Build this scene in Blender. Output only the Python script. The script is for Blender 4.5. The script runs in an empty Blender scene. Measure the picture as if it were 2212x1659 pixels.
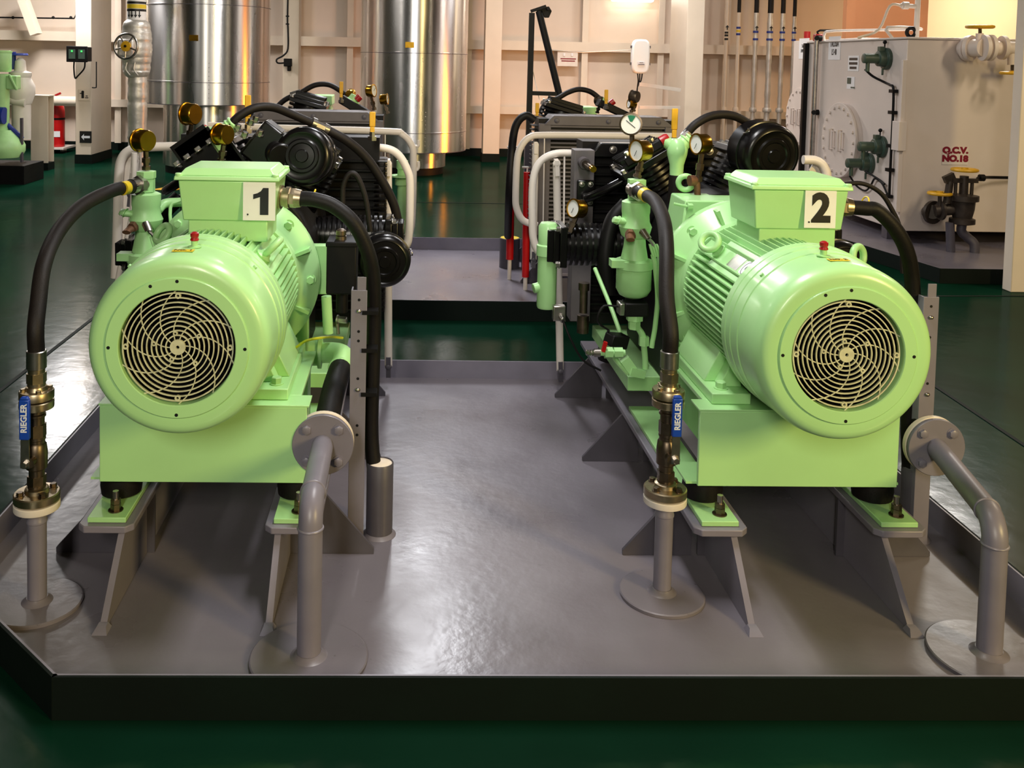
import bpy, bmesh, math, random
from mathutils import Vector as V, Matrix
random.seed(7)
SC = bpy.context.scene
COL = SC.collection
PI = math.pi

# ------------------------------------------------------------------ camera
W, H, F = 2212, 1659, 2050.0
YAW, PITCH, ROLL = 0.0285, 0.055, 0.02
CAM = V((0, 0, 1.55))
fwd = V((math.sin(YAW)*math.cos(PITCH), math.cos(YAW)*math.cos(PITCH), -math.sin(PITCH)))
r0 = V((math.cos(YAW), -math.sin(YAW), 0))
d0 = fwd.cross(r0)
cr = math.cos(ROLL)*r0 - math.sin(ROLL)*d0
cd = math.sin(ROLL)*r0 + math.cos(ROLL)*d0
PPX = 885 - F*cr.y/fwd.y
PPY = 130 - F*cd.y/fwd.y
def at(u, v, Y):
    d = fwd + cr*((u-PPX)/F) + cd*((v-PPY)/F)
    return CAM + d*(Y/d.y)
def atz(u, v, z):
    d = fwd + cr*((u-PPX)/F) + cd*((v-PPY)/F)
    return CAM + d*((z-CAM.z)/d.z)
def atx(u, v, X):
    d = fwd + cr*((u-PPX)/F) + cd*((v-PPY)/F)
    return CAM + d*(X/d.x)
def K(Y): return Y/F
cam = bpy.data.cameras.new('camera'); co = bpy.data.objects.new('camera', cam); COL.objects.link(co)
M = Matrix.Identity(4)
for i in range(3):
    M[i][0], M[i][1], M[i][2], M[i][3] = cr[i], -cd[i], -fwd[i], CAM[i]
co.matrix_world = M
cam.sensor_fit = 'HORIZONTAL'; cam.sensor_width = 36; cam.lens = F/W*36
cam.shift_x = (W/2-PPX)/W; cam.shift_y = (PPY-H/2)/W
cam.clip_start = 0.05; cam.clip_end = 100
SC.camera = co

# --------------------------------------------------------------- materials
def lin(c):
    return tuple(((x/255)/12.92 if x/255 <= .04045 else ((x/255+.055)/1.055)**2.4) for x in c) + (1,)
def mat(name, rgb, rough=.5, metal=0., var=.12, scale=6., bump=0., bscale=40., emit=0., coat=0., dirt=None, rvar=0., stretch=None, spec=.5, aniso=0.):
    m = bpy.data.materials.new(name); m.use_nodes = True
    nt = m.node_tree; b = nt.nodes['Principled BSDF']
    c = lin(rgb)
    b.inputs['Base Color'].default_value = c
    b.inputs['Roughness'].default_value = rough
    b.inputs['Metallic'].default_value = metal
    b.inputs['Specular IOR Level'].default_value = spec
    if aniso:
        b.inputs['Anisotropic'].default_value = aniso; b.inputs['Anisotropic Rotation'].default_value = .25
        tn = nt.nodes.new('ShaderNodeTangent'); tn.direction_type = 'RADIAL'; tn.axis = 'Z'; nt.links.new(tn.outputs['Tangent'], b.inputs['Tangent'])
    if coat: b.inputs['Coat Weight'].default_value = coat; b.inputs['Coat Roughness'].default_value = .12
    tc = nt.nodes.new('ShaderNodeTexCoord'); vec = tc.outputs['Object']
    if stretch:
        mp = nt.nodes.new('ShaderNodeMapping'); mp.inputs['Scale'].default_value = stretch
        nt.links.new(vec, mp.inputs['Vector']); vec = mp.outputs['Vector']
    if var or rvar:
        n = nt.nodes.new('ShaderNodeTexNoise'); n.inputs['Scale'].default_value = scale; n.inputs['Detail'].default_value = 6
        nt.links.new(vec, n.inputs['Vector'])
    if var:
        r = nt.nodes.new('ShaderNodeValToRGB'); r.color_ramp.elements[0].position = .3; r.color_ramp.elements[1].position = .7
        r.color_ramp.elements[0].color = tuple(x*(1-var) for x in c[:3])+(1,)
        r.color_ramp.elements[1].color = tuple(min(1, x*(1+var*.6)) for x in c[:3])+(1,)
        nt.links.new(n.outputs['Fac'], r.inputs['Fac']); out = r.outputs['Color']
        if dirt:
            n2 = nt.nodes.new('ShaderNodeTexNoise'); n2.inputs['Scale'].default_value = dirt[1]; n2.inputs['Detail'].default_value = 8
            n2.inputs['Roughness'].default_value = .7
            nt.links.new(vec, n2.inputs['Vector'])
            r2 = nt.nodes.new('ShaderNodeValToRGB'); r2.color_ramp.elements[0].position = dirt[2]; r2.color_ramp.elements[1].position = dirt[2]+.1
            nt.links.new(n2.outputs['Fac'], r2.inputs['Fac'])
            mx = nt.nodes.new('ShaderNodeMixRGB'); mx.inputs['Color2'].default_value = lin(dirt[0])
            nt.links.new(r2.outputs['Color'], mx.inputs['Fac']); nt.links.new(out, mx.inputs['Color1']); out = mx.outputs['Color']
        nt.links.new(out, b.inputs['Base Color'])
    if rvar:
        mr = nt.nodes.new('ShaderNodeMapRange'); mr.inputs['From Min'].default_value = .3; mr.inputs['From Max'].default_value = .7
        mr.inputs['To Min'].default_value = max(.02, rough-rvar); mr.inputs['To Max'].default_value = rough+rvar
        nt.links.new(n.outputs['Fac'], mr.inputs['Value']); nt.links.new(mr.outputs['Result'], b.inputs['Roughness'])
    if bump:
        n3 = nt.nodes.new('ShaderNodeTexNoise'); n3.inputs['Scale'].default_value = bscale; n3.inputs['Detail'].default_value = 4
        nt.links.new(vec, n3.inputs['Vector'])
        bp = nt.nodes.new('ShaderNodeBump'); bp.inputs['Strength'].default_value = bump; bp.inputs['Distance'].default_value = .01
        nt.links.new(n3.outputs['Fac'], bp.inputs['Height']); nt.links.new(bp.outputs['Normal'], b.inputs['Normal'])
    if emit:
        b.inputs['Emission Color'].default_value = c; b.inputs['Emission Strength'].default_value = emit
    return m
DULL = mat('dull_bulkhead', (96, 92, 84), .6, var=.3, scale=1)
MINT = mat('mint_paint', (176, 227, 156), .33, var=.06, scale=3, bump=.02, bscale=60, coat=.15)
MINT2 = mat('mint_paint_worn', (168, 218, 148), .4, var=.1, scale=9, bump=.05, bscale=50, dirt=((120, 140, 80), 14, .68))
GRILLE = mat('grille_paint', (206, 206, 172), .45, var=.2, scale=40)
BLACK = mat('black_gloss_paint', (12, 10, 11), .28, var=.3, scale=10, coat=.08, spec=.35)
BLACKM = mat('black_matt', (14, 12, 12), .5, var=.3, scale=20, spec=.22)
RUBBER = mat('black_rubber', (17, 14, 14), .52, var=.25, scale=30, bump=.08, bscale=200, spec=.25)
HOSE = mat('hose_rubber', (24, 18, 16), .58, var=.3, scale=25, bump=.1, bscale=250, spec=.3)
GREY = mat('grey_paint', (124, 119, 132), .38, var=.12, scale=7, bump=.03, bscale=50)
GREYD = mat('dark_grey_paint', (78, 74, 82), .42, var=.18, scale=8, bump=.03, bscale=50)
RAD = mat('radiator_grey', (96, 90, 92), .45, var=.15, scale=12)
PLATE = mat('platform_paint', (114, 108, 116), .33, var=.16, scale=2.2, bump=.12, bscale=22, dirt=((70, 64, 64), 24, .67), rvar=.1)
DGREEN = mat('dark_green_coaming', (3, 15, 9), .7, var=.3, scale=4, bump=.05, spec=.2)
FLOOR = mat('floor_green_paint', (8, 42, 28), .2, var=.35, scale=1.2, bump=.16, bscale=7, rvar=.07, spec=.16)
WHITE = mat('white_paint', (228, 218, 208), .4, var=.06, scale=8)
CREAM = mat('cream_wall_paint', (222, 204, 186), .5, var=.05, scale=1.5, bump=.03, bscale=6)
CREAMW = mat('pale_cream_paint', (228, 212, 192), .42, var=.05, scale=3, bump=.03, bscale=8)
TANKP = mat('tank_paint', (220, 206, 196), .45, var=.06, scale=2, bump=.02)
BRASS = mat('brass', (178, 162, 134), .36, 1, var=.3, scale=30)
BRONZE = mat('bronze_dark', (116, 102, 86), .4, 1, var=.35, scale=25)
GOLD = mat('gauge_gold', (206, 156, 48), .24, 1, var=.25, scale=20)
YELLOW = mat('yellow_paint', (222, 168, 30), .45, var=.1, scale=20)
STEEL = mat('zinc_steel', (178, 172, 166), .32, 1, var=.2, scale=30)
DKBRONZE = mat('dark_valve_bronze', (64, 55, 48), .45, .4, var=.3, scale=25)
RUST = mat('rusty_steel', (120, 84, 62), .6, .6, var=.4, scale=40)
CLAD = mat('galvanised_cladding', (226, 222, 220), .27, 1, var=.08, scale=3, bump=.04, bscale=3, rvar=.05, stretch=(1, 1, .22), aniso=.85)
FOIL = mat('silver_cloth', (205, 200, 192), .4, .55, var=.15, scale=10, bump=.5, bscale=16)
_nt = FLOOR.node_tree; _b = _nt.nodes['Principled BSDF']; _b.inputs['Specular IOR Level'].default_value = 0
_g = _nt.nodes.new('ShaderNodeBsdfGlossy'); _g.inputs['Roughness'].default_value = .16
_mx = _nt.nodes.new('ShaderNodeMixShader'); _mx.inputs['Fac'].default_value = .085
_nt.links.new(_b.inputs['Normal'].links[0].from_socket, _g.inputs['Normal'])
_nt.links.new(_b.outputs['BSDF'], _mx.inputs[1]); _nt.links.new(_g.outputs['BSDF'], _mx.inputs[2])
_nt.links.new(_mx.outputs['Shader'], _nt.nodes['Material Output'].inputs['Surface'])
RED = mat('red_paint', (196, 16, 18), .35, var=.1, scale=10)
REDK = mat('red_cap', (160, 20, 24), .35, var=.1, scale=10)
BLUE = mat('blue_sleeve', (22, 66, 168), .35, var=.08, scale=20)
PAPER = mat('white_sheet', (238, 236, 236), .4, var=.03, scale=10)
INK = mat('black_ink', (10, 10, 12), .4, var=0)
MAROON = mat('maroon_ink', (128, 14, 40), .5, var=0)
LETW = mat('white_ink', (225, 228, 235), .5, var=0)
YTAPE = mat('yellow_tape', (228, 196, 40), .4, var=.05)
BLUET = mat('blue_tape', (24, 50, 140), .4, var=.05)
DGREY = mat('transmitter_green', (60, 78, 66), .4, var=.15, scale=20)
ORANGE = mat('orange_lit_wall', (206, 140, 96), .5, var=.08, scale=2)  # orange glow of the light put into the wall colour
EARTH = mat('earth_wire', (190, 196, 40), .45, var=.1)
FACE = mat('gauge_face', (236, 236, 232), .3, var=0)
FGREEN = mat('gauge_sector', (30, 120, 86), .4, var=0)
LAMP = mat('lamp_diffuser', (255, 246, 228), .4, var=0, emit=9)
LAMPW = mat('emergency_light_cover', (240, 242, 242), .3, var=0)
SODIUM = mat('sodium_lamp', (255, 150, 30), .4, var=0, emit=60)
LED = mat('green_led', (60, 240, 90), .4, var=0, emit=2)

# ------------------------------------------------------------ mesh helpers
def fr(ax):
    z = V(ax).normalized()
    x = z.cross(V((0, 0, 1)))
    if x.length < 1e-3: x = V((1, 0, 0))
    x.normalize(); return x, z.cross(x), z
def spline(pts, seg):
    P = [V(p) for p in pts]
    if len(P) < 3 or seg < 2: return P
    Q = [2*P[0]-P[1]] + P + [2*P[-1]-P[-2]]; out = []
    for i in range(1, len(Q)-2):
        a, b, c, d = Q[i-1:i+3]
        for k in range(seg):
            t = k/seg
            out.append(.5*((2*b)+(c-a)*t+(2*a-5*b+4*c-d)*t*t+(3*b-a-3*c+d)*t**3))
    out.append(P[-1]); return out
WARP = None
class MB:
    def __init__(s): s.v = []; s.f = []; s.mi = []; s.cur = 0
    def m(s, i): s.cur = i; return s
    def add(s, vs, fs):
        o = len(s.v); s.v += [V(p) for p in vs]; s.f += [[i+o for i in f] for f in fs]; s.mi += [s.cur]*len(fs); return s
    def box(s, a, b):
        x0, y0, z0 = (min(a[i], b[i]) for i in range(3)); x1, y1, z1 = (max(a[i], b[i]) for i in range(3))
        return s.frust(x0, x1, y0, y1, z0, x0, x1, y0, y1, z1)
    def cbox(s, c, sx, sy, sz): return s.box((c[0]-sx/2, c[1]-sy/2, c[2]-sz/2), (c[0]+sx/2, c[1]+sy/2, c[2]+sz/2))
    def frust(s, x0, x1, y0, y1, z0, X0, X1, Y0, Y1, z1):
        return s.add([(x0, y0, z0), (x1, y0, z0), (x1, y1, z0), (x0, y1, z0), (X0, Y0, z1), (X1, Y0, z1), (X1, Y1, z1), (X0, Y1, z1)],
                     [(3, 2, 1, 0), (4, 5, 6, 7), (0, 1, 5, 4), (1, 2, 6, 5), (2, 3, 7, 6), (3, 0, 4, 7)])
    def obox(s, c, size, ax, up=(0, 0, 1)):          # size along (ax, side, up')
        a = V(ax).normalized(); b = V(up).cross(a).normalized(); u = a.cross(b); c = V(c); vs = []
        for k in (-1, 1):
            for i, j in ((-1, -1), (1, -1), (1, 1), (-1, 1)):
                vs.append(c+a*(i*size[0]/2)+b*(j*size[1]/2)+u*(k*size[2]/2))
        return s.add(vs, [(3, 2, 1, 0), (4, 5, 6, 7), (0, 1, 5, 4), (1, 2, 6, 5), (2, 3, 7, 6), (3, 0, 4, 7)])
    def lathe(s, prof, o, ax, n=32, closed=False, ref=None):
        x, y, z = fr(ax); o = V(o); vs = []; fs = []
        for r, h in prof:
            for i in range(n):
                t = 2*PI*i/n + (PI/n if n <= 8 else 0)
                vs.append(o+z*h+(x*math.cos(t)+y*math.sin(t))*max(r, 1e-5))
        k = len(prof)
        for j in range(k if closed else k-1):
            for i in range(n):
                a, b = j*n+i, j*n+(i+1) % n; c, d = ((j+1) % k)*n+(i+1) % n, ((j+1) % k)*n+i
                fs.append((a, b, c, d))
        if not closed:
            fs.append(tuple(range(n-1, -1, -1))); fs.append(tuple((k-1)*n+i for i in range(n)))
        return s.add(vs, fs)
    def cyl(s, p, q, r, r2=None, n=24):
        p, q = V(p), V(q); return s.lathe([(r, 0), (r if r2 is None else r2, (q-p).length)], p, q-p, n)
    def hexb(s, p, ax, r, h):
        s.lathe([(r*1.3, 0), (r*1.3, h*.15)], p, ax, 16)
        return s.lathe([(r, h*.15), (r, h*.9), (r*.86, h)], p, ax, 6)
    def torus(s, c, ax, R, r, n=32, m=10):
        return s.lathe([(R+r*math.cos(2*PI*k/m), r*math.sin(2*PI*k/m)) for k in range(m)], c, ax, n, True)
    def tube(s, pts, r, n=12, seg=6):
        P = spline(pts, seg); vs = []; fs = []
        t = (P[1]-P[0]).normalized(); x, y, _ = fr(t)
        for i, p in enumerate(P):
            t2 = (P[min(i+1, len(P)-1)]-P[max(i-1, 0)]).normalized()
            x = (x - t2*x.dot(t2)).normalized(); y = t2.cross(x)
            for k in range(n):
                a = 2*PI*k/n; vs.append(p+(x*math.cos(a)+y*math.sin(a))*r)
        for j in range(len(P)-1):
            for i in range(n): fs.append((j*n+i, j*n+(i+1) % n, (j+1)*n+(i+1) % n, (j+1)*n+i))
        fs.append(tuple(range(n-1, -1, -1))); fs.append(tuple((len(P)-1)*n+i for i in range(n)))
        return s.add(vs, fs)
    def prism(s, poly, vec):
        n = len(poly); vec = V(vec)
        return s.add([V(p) for p in poly]+[V(p)+vec for p in poly],
                     [tuple(range(n-1, -1, -1)), tuple(range(n, 2*n))]+[(i, (i+1) % n, n+(i+1) % n, n+i) for i in range(n)])
    def ball(s, c, r, n=20, sq=1.):
        return s.lathe([(r*math.sin(PI*k/10), -r*sq*math.cos(PI*k/10)) for k in range(11)], c, (0, 0, 1), n)
    def build(s, name, mats, parent=None, bevel=0, sharp=38, seg=2):
        if not isinstance(mats, (list, tuple)): mats = [mats]
        o = V((0, 0, 0)); p = parent
        while p: o += p.location; p = p.parent
        if WARP: s.v = [V((q.x, q.y, WARP(q.z))) for q in s.v]
        me = bpy.data.meshes.new(name); me.from_pydata([v-o for v in s.v], [], s.f)
        me.polygons.foreach_set('material_index', s.mi)
        for mm in mats: me.materials.append(mm)
        bm = bmesh.new(); bm.from_mesh(me); bmesh.ops.recalc_face_normals(bm, faces=bm.faces); bm.to_mesh(me); bm.free()
        me.polygons.foreach_set('use_smooth', [True]*len(me.polygons))
        me.set_sharp_from_angle(angle=math.radians(sharp))
        ob = bpy.data.objects.new(name, me); COL.objects.link(ob); ob.parent = parent
        if bevel:
            b = ob.modifiers.new('bevel', 'BEVEL'); b.width = bevel; b.segments = seg; b.limit_method = 'ANGLE'; b.angle_limit = math.radians(40)
            b.harden_normals = False
        return ob
def tag(o, label, cat, group=None, kind=None):
    o['label'] = label; o['category'] = cat
    if group: o['group'] = group
    if kind: o['kind'] = kind
    return o
def thing(name, label, cat, loc=(0, 0, 0), group=None):
    o = bpy.data.objects.new(name, None); COL.objects.link(o); o.location = V(loc); o.empty_display_size = .05
    return tag(o, label, cat, group)
def struct(o): o['kind'] = 'structure'; return o
FACING = Matrix(((1, 0, 0), (0, 0, -1), (0, 1, 0)))          # text plane that faces -Y
FACEX = Matrix(((0, 0, -1), (-1, 0, 0), (0, 1, 0)))          # faces -X, reads along -Y
def rotz2(a): return Matrix(((math.cos(a), -math.sin(a), 0), (math.sin(a), math.cos(a), 0), (0, 0, 1)))
def text(body, size, loc, rot, m, parent, name='lettering', bold=0., ext=.0006, sx=1., line=1.):
    cu = bpy.data.curves.new('txt', 'FONT'); cu.body = body; cu.size = size; cu.align_x = 'CENTER'; cu.align_y = 'CENTER'
    cu.offset = bold; cu.extrude = ext; cu.space_line = line; cu.resolution_u = 4
    ob = bpy.data.objects.new('txt', cu); COL.objects.link(ob); bpy.context.view_layer.update()
    me = bpy.data.meshes.new_from_object(ob.evaluated_get(bpy.context.evaluated_depsgraph_get()))
    bpy.data.objects.remove(ob); bpy.data.curves.remove(cu)
    o = V((0, 0, 0)); p = parent
    while p: o += p.location; p = p.parent
    for v in me.vertices: v.co = rot @ V((v.co.x*sx, v.co.y, v.co.z)) + V(loc) - o
    me.name = name; me.materials.clear(); me.materials.append(m)
    t = bpy.data.objects.new(name, me); COL.objects.link(t); t.parent = parent
    return t
# ------------------------------------------------------------------- room
YW = 15.5
struct(MB().box((-9, -3, -.1), (11, 20, 0)).build('floor', FLOOR))
struct(MB().box((-9, YW, 0), (11, YW+.1, 4.2)).build('wall_back', CREAM))
struct(MB().box((-9.1, -3, 0), (-9, 20, 4.2)).build('wall_left', DULL))
struct(MB().box((11, -3, 0), (11.1, 20, 4.2)).build('wall_right', DULL))
struct(MB().box((-9, -3.1, 0), (11, -3, 4.2)).build('wall_front', DULL))
struct(MB().box((-9, -3, 4.2), (11, 20, 4.3)).build('ceiling', DULL))
struct(MB().box((-9, YW-.03, 0), (11, YW, .13)).build('baseboard_back', DGREEN))
def wz(v, u=885): return at(u, v, YW).z
def wx(u, v=150, Y=YW): return at(u, v, Y).x
n = 1
for v0, v1, dep in ((84, 104, .22), (225, 241, .22)):
    z0, z1 = wz(v1+0.0), wz(v0+0.0)
    mb = MB().box((-9, YW-dep, (z0+z1)/2-.006), (11, YW, (z0+z1)/2+.006)).box((-9, YW-dep-.012, z0), (11, YW-dep, z1))
    struct(mb.build('trim_%d' % n, CREAMW)); n += 1
for u in (262, 640, 757, 1010, 1258, 1420, 1560):
    x = wx(u); mb = MB().box((x-.007, YW-.17, .13), (x+.007, YW, 4.2)).box((x-.05, YW-.18, .13), (x+.05, YW-.168, 4.2))
    struct(mb.build('trim_%d' % n, CREAMW)); n += 1
# deck seams on the green floor
for pts in (((0, 845), (184, 701)), ((2010, 828), (2212, 962)), ((860, 437), (1100, 440)), ((2020, 640), (2212, 640))):
    a, b = (atz(p[0], p[1], 0) for p in pts)
    d = (b-a).normalized(); a -= d*.5; b += d*.5
    struct(MB().obox(((a+b)/2), ((b-a).length, .02, .006), d).build('trim_%d' % n, DGREEN)); n += 1
def pillar(u0, u1, Y, dep, m=CREAMW):
    x0, x1 = wx(u0, 130, Y), wx(u1, 130, Y)
    p = MB().box((x0, Y, .12), (x1, Y+dep, 4.2)).build('pillar', m, bevel=.006); struct(p)
    struct(MB().box((x0-.01, Y-.01, 0), (x1+.01, Y+dep+.01, .13)).build('pillar_plinth', DGREEN))
pillar(163, 197, 13.45, .9); pillar(1047, 1083, 14.6, .25); pillar(1482, 1519, 13.8, .9)
pillar(611, 645, 14.6, .3)
# slanting brace on the left wall
a, b = at(48, -8, 14.9), at(76, 68, 14.9)
struct(MB().obox((a+b)/2, ((b-a).length+.1, .2, .12), b-a).build('trim_%d' % n, CREAMW)); n += 1
# pale column at the right edge
p0, p1 = at(2201, 300, 6.5), at(2330, 300, 6.5)
struct(MB().box((p0.x, 6.5, 0), (p1.x, 6.6, 4.2)).build('pillar', CREAMW, bevel=.006))

# unseen lamps: some read off the light, others added as fill
def lamp(x, y, z, e, sx=.3, sy=1.3, rot=0, col=(1, .95, .88), tilt=0):
    l = bpy.data.lights.new('unseen_lamp', 'AREA'); l.shape = 'RECTANGLE'; l.size = sx; l.size_y = sy; l.energy = e; l.color = col
    o = bpy.data.objects.new('unseen_lamp', l); COL.objects.link(o); o.location = (x, y, z); o.rotation_euler = (tilt, 0, rot)
    return o
lamp(.45, 3.0, 3.1, 62, .35, 1.4, 0, (1, .98, .97))
lamp(.10, 7.85, 3.35, 130, .35, 1.6, 0, (.95, .96, 1))
lamp(-4.7, 13.2, 3.4, 270, .5, 1.8, 0, (1, .97, .95))
lamp(-3.4, 6.2, 3.6, 35, .3, 1.4)
lamp(5.7, 9.7, 3.5, 120, .3, 1.4)
lamp(5.4, 4.9, 3.5, 80, .3, 1.4, 0, (1, .84, .6))  # added warm fill for the front of the standing tank
lamp(2.6, 12.6, 3.7, 110, .3, 1.6, PI/2, (1, .97, .95))
lamp(-1.6, 10.6, 3.9, 60, .3, 1.4)
lamp(-.7, -2.4, 2.9, 125, .5, 1.4, PI/2, (1, .94, .80)).rotation_euler = (math.radians(72), 0, 0)
lamp(4.2, -1.2, 2.4, 200, .5, 1.2, 0, (1, .75, .30)).rotation_euler = (math.radians(80), 0, math.radians(40))
lamp(9.5, 14.1, 3.4, 120, .4, 1.0, 0, (1, .80, .48))
lamp(7.2, 13.8, 3.5, 25, .3, .8, 0, (1, .5, .2))
lamp(4.1, 13.9, 3.8, 45, .3, .8, PI/2, (1, .95, .93))  # added fill to brighten the wall behind the pipe row
fl = lamp(2.95, 11.72, .5, 48, .42, .75, 0, (1, .30, .012)); fl.rotation_euler = (PI/2, 0, PI/2-.44)  # low hidden orange light, added for the streak on the clad tank
w = bpy.data.worlds.new('world'); SC.world = w; w.use_nodes = True
w.node_tree.nodes['Background'].inputs['Color'].default_value = (.9, .8, .7, 1)
w.node_tree.nodes['Background'].inputs['Strength'].default_value = .03

# --------------------------------------------------------------- platforms
def tray(outline, label, h=.105):
    r = thing('foundation_tray', label, 'platform', (sum(p[0] for p in outline)/len(outline), sum(p[1] for p in outline)/len(outline), 0))
    MB().prism([(x, y, .002) for x, y in outline], (0, 0, .018)).build('tray_plate', PLATE, r)
    k = len(outline); cx, cy = r.location.x, r.location.y
    mb = MB()
    for i in range(k):
        a = V((*outline[i], 0)); b = V((*outline[(i+1) % k], 0)); d = (b-a).normalized()
        nrm = V((d.y, -d.x, 0))
        if nrm.dot((a+b)/2-V((cx, cy, 0))) < 0: nrm = -nrm
        a2, b2 = a-d*.004, b+d*.004
        q = [a2-nrm*.006, b2-nrm*.006, b2-nrm*.0005, a2-nrm*.0005]
        mb.m(0).prism([V((p.x, p.y, .02)) for p in q], (0, 0, h-.02))
        q = [a2-nrm*.0005, b2-nrm*.0005, b2+nrm*.007, a2+nrm*.007]
        mb.m(1).prism([V((p.x, p.y, .001)) for p in q], (0, 0, h-.001))
    mb.build('coaming', [GREY, DGREEN], r)
    return r
yf = 2.155
tray([(-.80, yf), (1.75, yf), (1.79, 2.25), (1.79, 4.51), (-1.254, 4.51), (-1.254, 2.60)],
     'grey steel tray with dark green coaming under the two numbered machines')
tray([(-1.3, 5.6), (1.95, 5.6), (1.95, 7.62), (-1.3, 7.62)], 'grey steel tray with coaming under the far pair of machines, across the green gangway', .12)

# ------------------------------------------------- rails, stools and motors
AX = (-.585, 1.165); AZ = .798; Y0 = 2.425
def rail(ax, side, label, yfront=2.617, yrear=4.45, strips=True, gus=(2.865, 3.56, 4.25)):
    x = ax+.015+side*.262
    r = thing('foundation_rail', label, 'rail', (x, (yfront+yrear)/2, .02), 'foundation rails under the compressors')
    y = yfront; c = .02
    poly = [(x-.078+c, y, .207), (x+.078-c, y, .207), (x+.078, y+c, .207), (x+.078, yrear, .207), (x-.078, yrear, .207), (x-.078, y+c, .207)]
    MB().prism(poly, (0, 0, .02)).build('top_plate', GREY, r, bevel=.003)
    wx_ = x-side*.042
    MB().prism([(wx_-.009, yfront-.15, .021), (wx_-.009, yfront-.135, .021+.012), (wx_-.009, yfront+.03, .206), (wx_-.009, yrear-.02, .206), (wx_-.009, yrear-.02, .021)], (.018, 0, 0)).build('web', GREY, r)
    MB().frust(wx_-.02, wx_+.02, yfront-.175, yfront-.13, .0205, wx_-.012, wx_+.012, yfront-.155, yfront-.135, .034).build('weld', GREY, r)
    for gy in gus:
        for s in (-1, 1):
            q = [(x+s*.01, gy, .021), (x+s*.225, gy, .021), (x+s*.225, gy, .036), (x+s*.076, gy, .205), (x+s*.01, gy, .205)]
            if s != side: q = [(x+s*.01, gy, .021), (x+s*.075, gy, .021), (x+s*.075, gy, .205), (x+s*.01, gy, .205)]
            MB().prism(q, (0, .012, 0)).build('gusset', GREYD, r)
    if strips:
        MB().box((x-.054, yfront+.02, .228), (x+.054, 3.55, .243)).build('pad_strip', MINT2, r, bevel=.002)['label'] = 'worn mint green pad strip'
        mb = MB(); p = (x+.012, yfront+.065, .243)
        mb.cyl(p, (p[0], p[1], .30), .0085, n=12); mb.build('stud', STEEL, r)
        MB().lathe([(.021, 0), (.021, .003)], p, (0, 0, 1), 20).lathe([(.015, .003), (.015, .02)], p, (0, 0, 1), 6).lathe([(.0145, .021), (.0145, .034)], p, (0, 0, 1), 6).build('nut', BRONZE, r)
    return r
def mount(x, y, r, z=.244):
    MB().lathe([(.045, 0), (.058, .006), (.061, .03), (.058, .055), (.05, .06)], (x, y, z), (0, 0, 1), 28).build('rubber_mount', RUBBER, r)
    MB().lathe([(.056, 0), (.056, .007)], (x, y, z+.06), (0, 0, 1), 28).build('mount_plate', MINT, r)
def stool(ax, label):
    r = thing('motor_stool', label, 'stand', (ax, 3.05, .245))
    MB().box((ax-.302, 2.715, .311), (ax+.295, 2.73, .536)).build('front_plate', MINT, r, bevel=.002)
    MB().box((ax-.305, 2.714, .5365), (ax+.302, 2.80, .5425)).box((ax-.27, 2.80, .53), (ax+.27, 3.23, .5425)).build('top_plate', MINT, r, bevel=.001)
    for s in (-1, 1):
        MB().box((ax+s*.19-.01, 2.731, .318), (ax+s*.19+.01, 3.5, .53)).build('side_plate', MINT2, r)
        MB().box((ax+s*.19-.06, 3.12, .318), (ax+s*.255, 3.22, .53)).build('rear_block', MINT2, r)
        MB().box((ax+s*.262-.07, 2.731, .3112), (ax+s*.262+.045, 2.87, .318)).build('mount_shelf', MINT2, r)
        MB().box((ax+s*.262-.05, 4.0, .3112), (ax+s*.262+.05, 4.2, .318)).build('mount_shelf', MINT2, r)
        for y in (2.795, 4.1): mount(ax+s*.262, y, r, .2435)
    MB().box((ax-.33, 3.50, .319), (ax+.33, 4.2, .375)).build('compressor_base', MINT2, r, bevel=.003)
    return r
def ringpt(a, rr): return math.cos(a)*rr, math.sin(a)*rr
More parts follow.
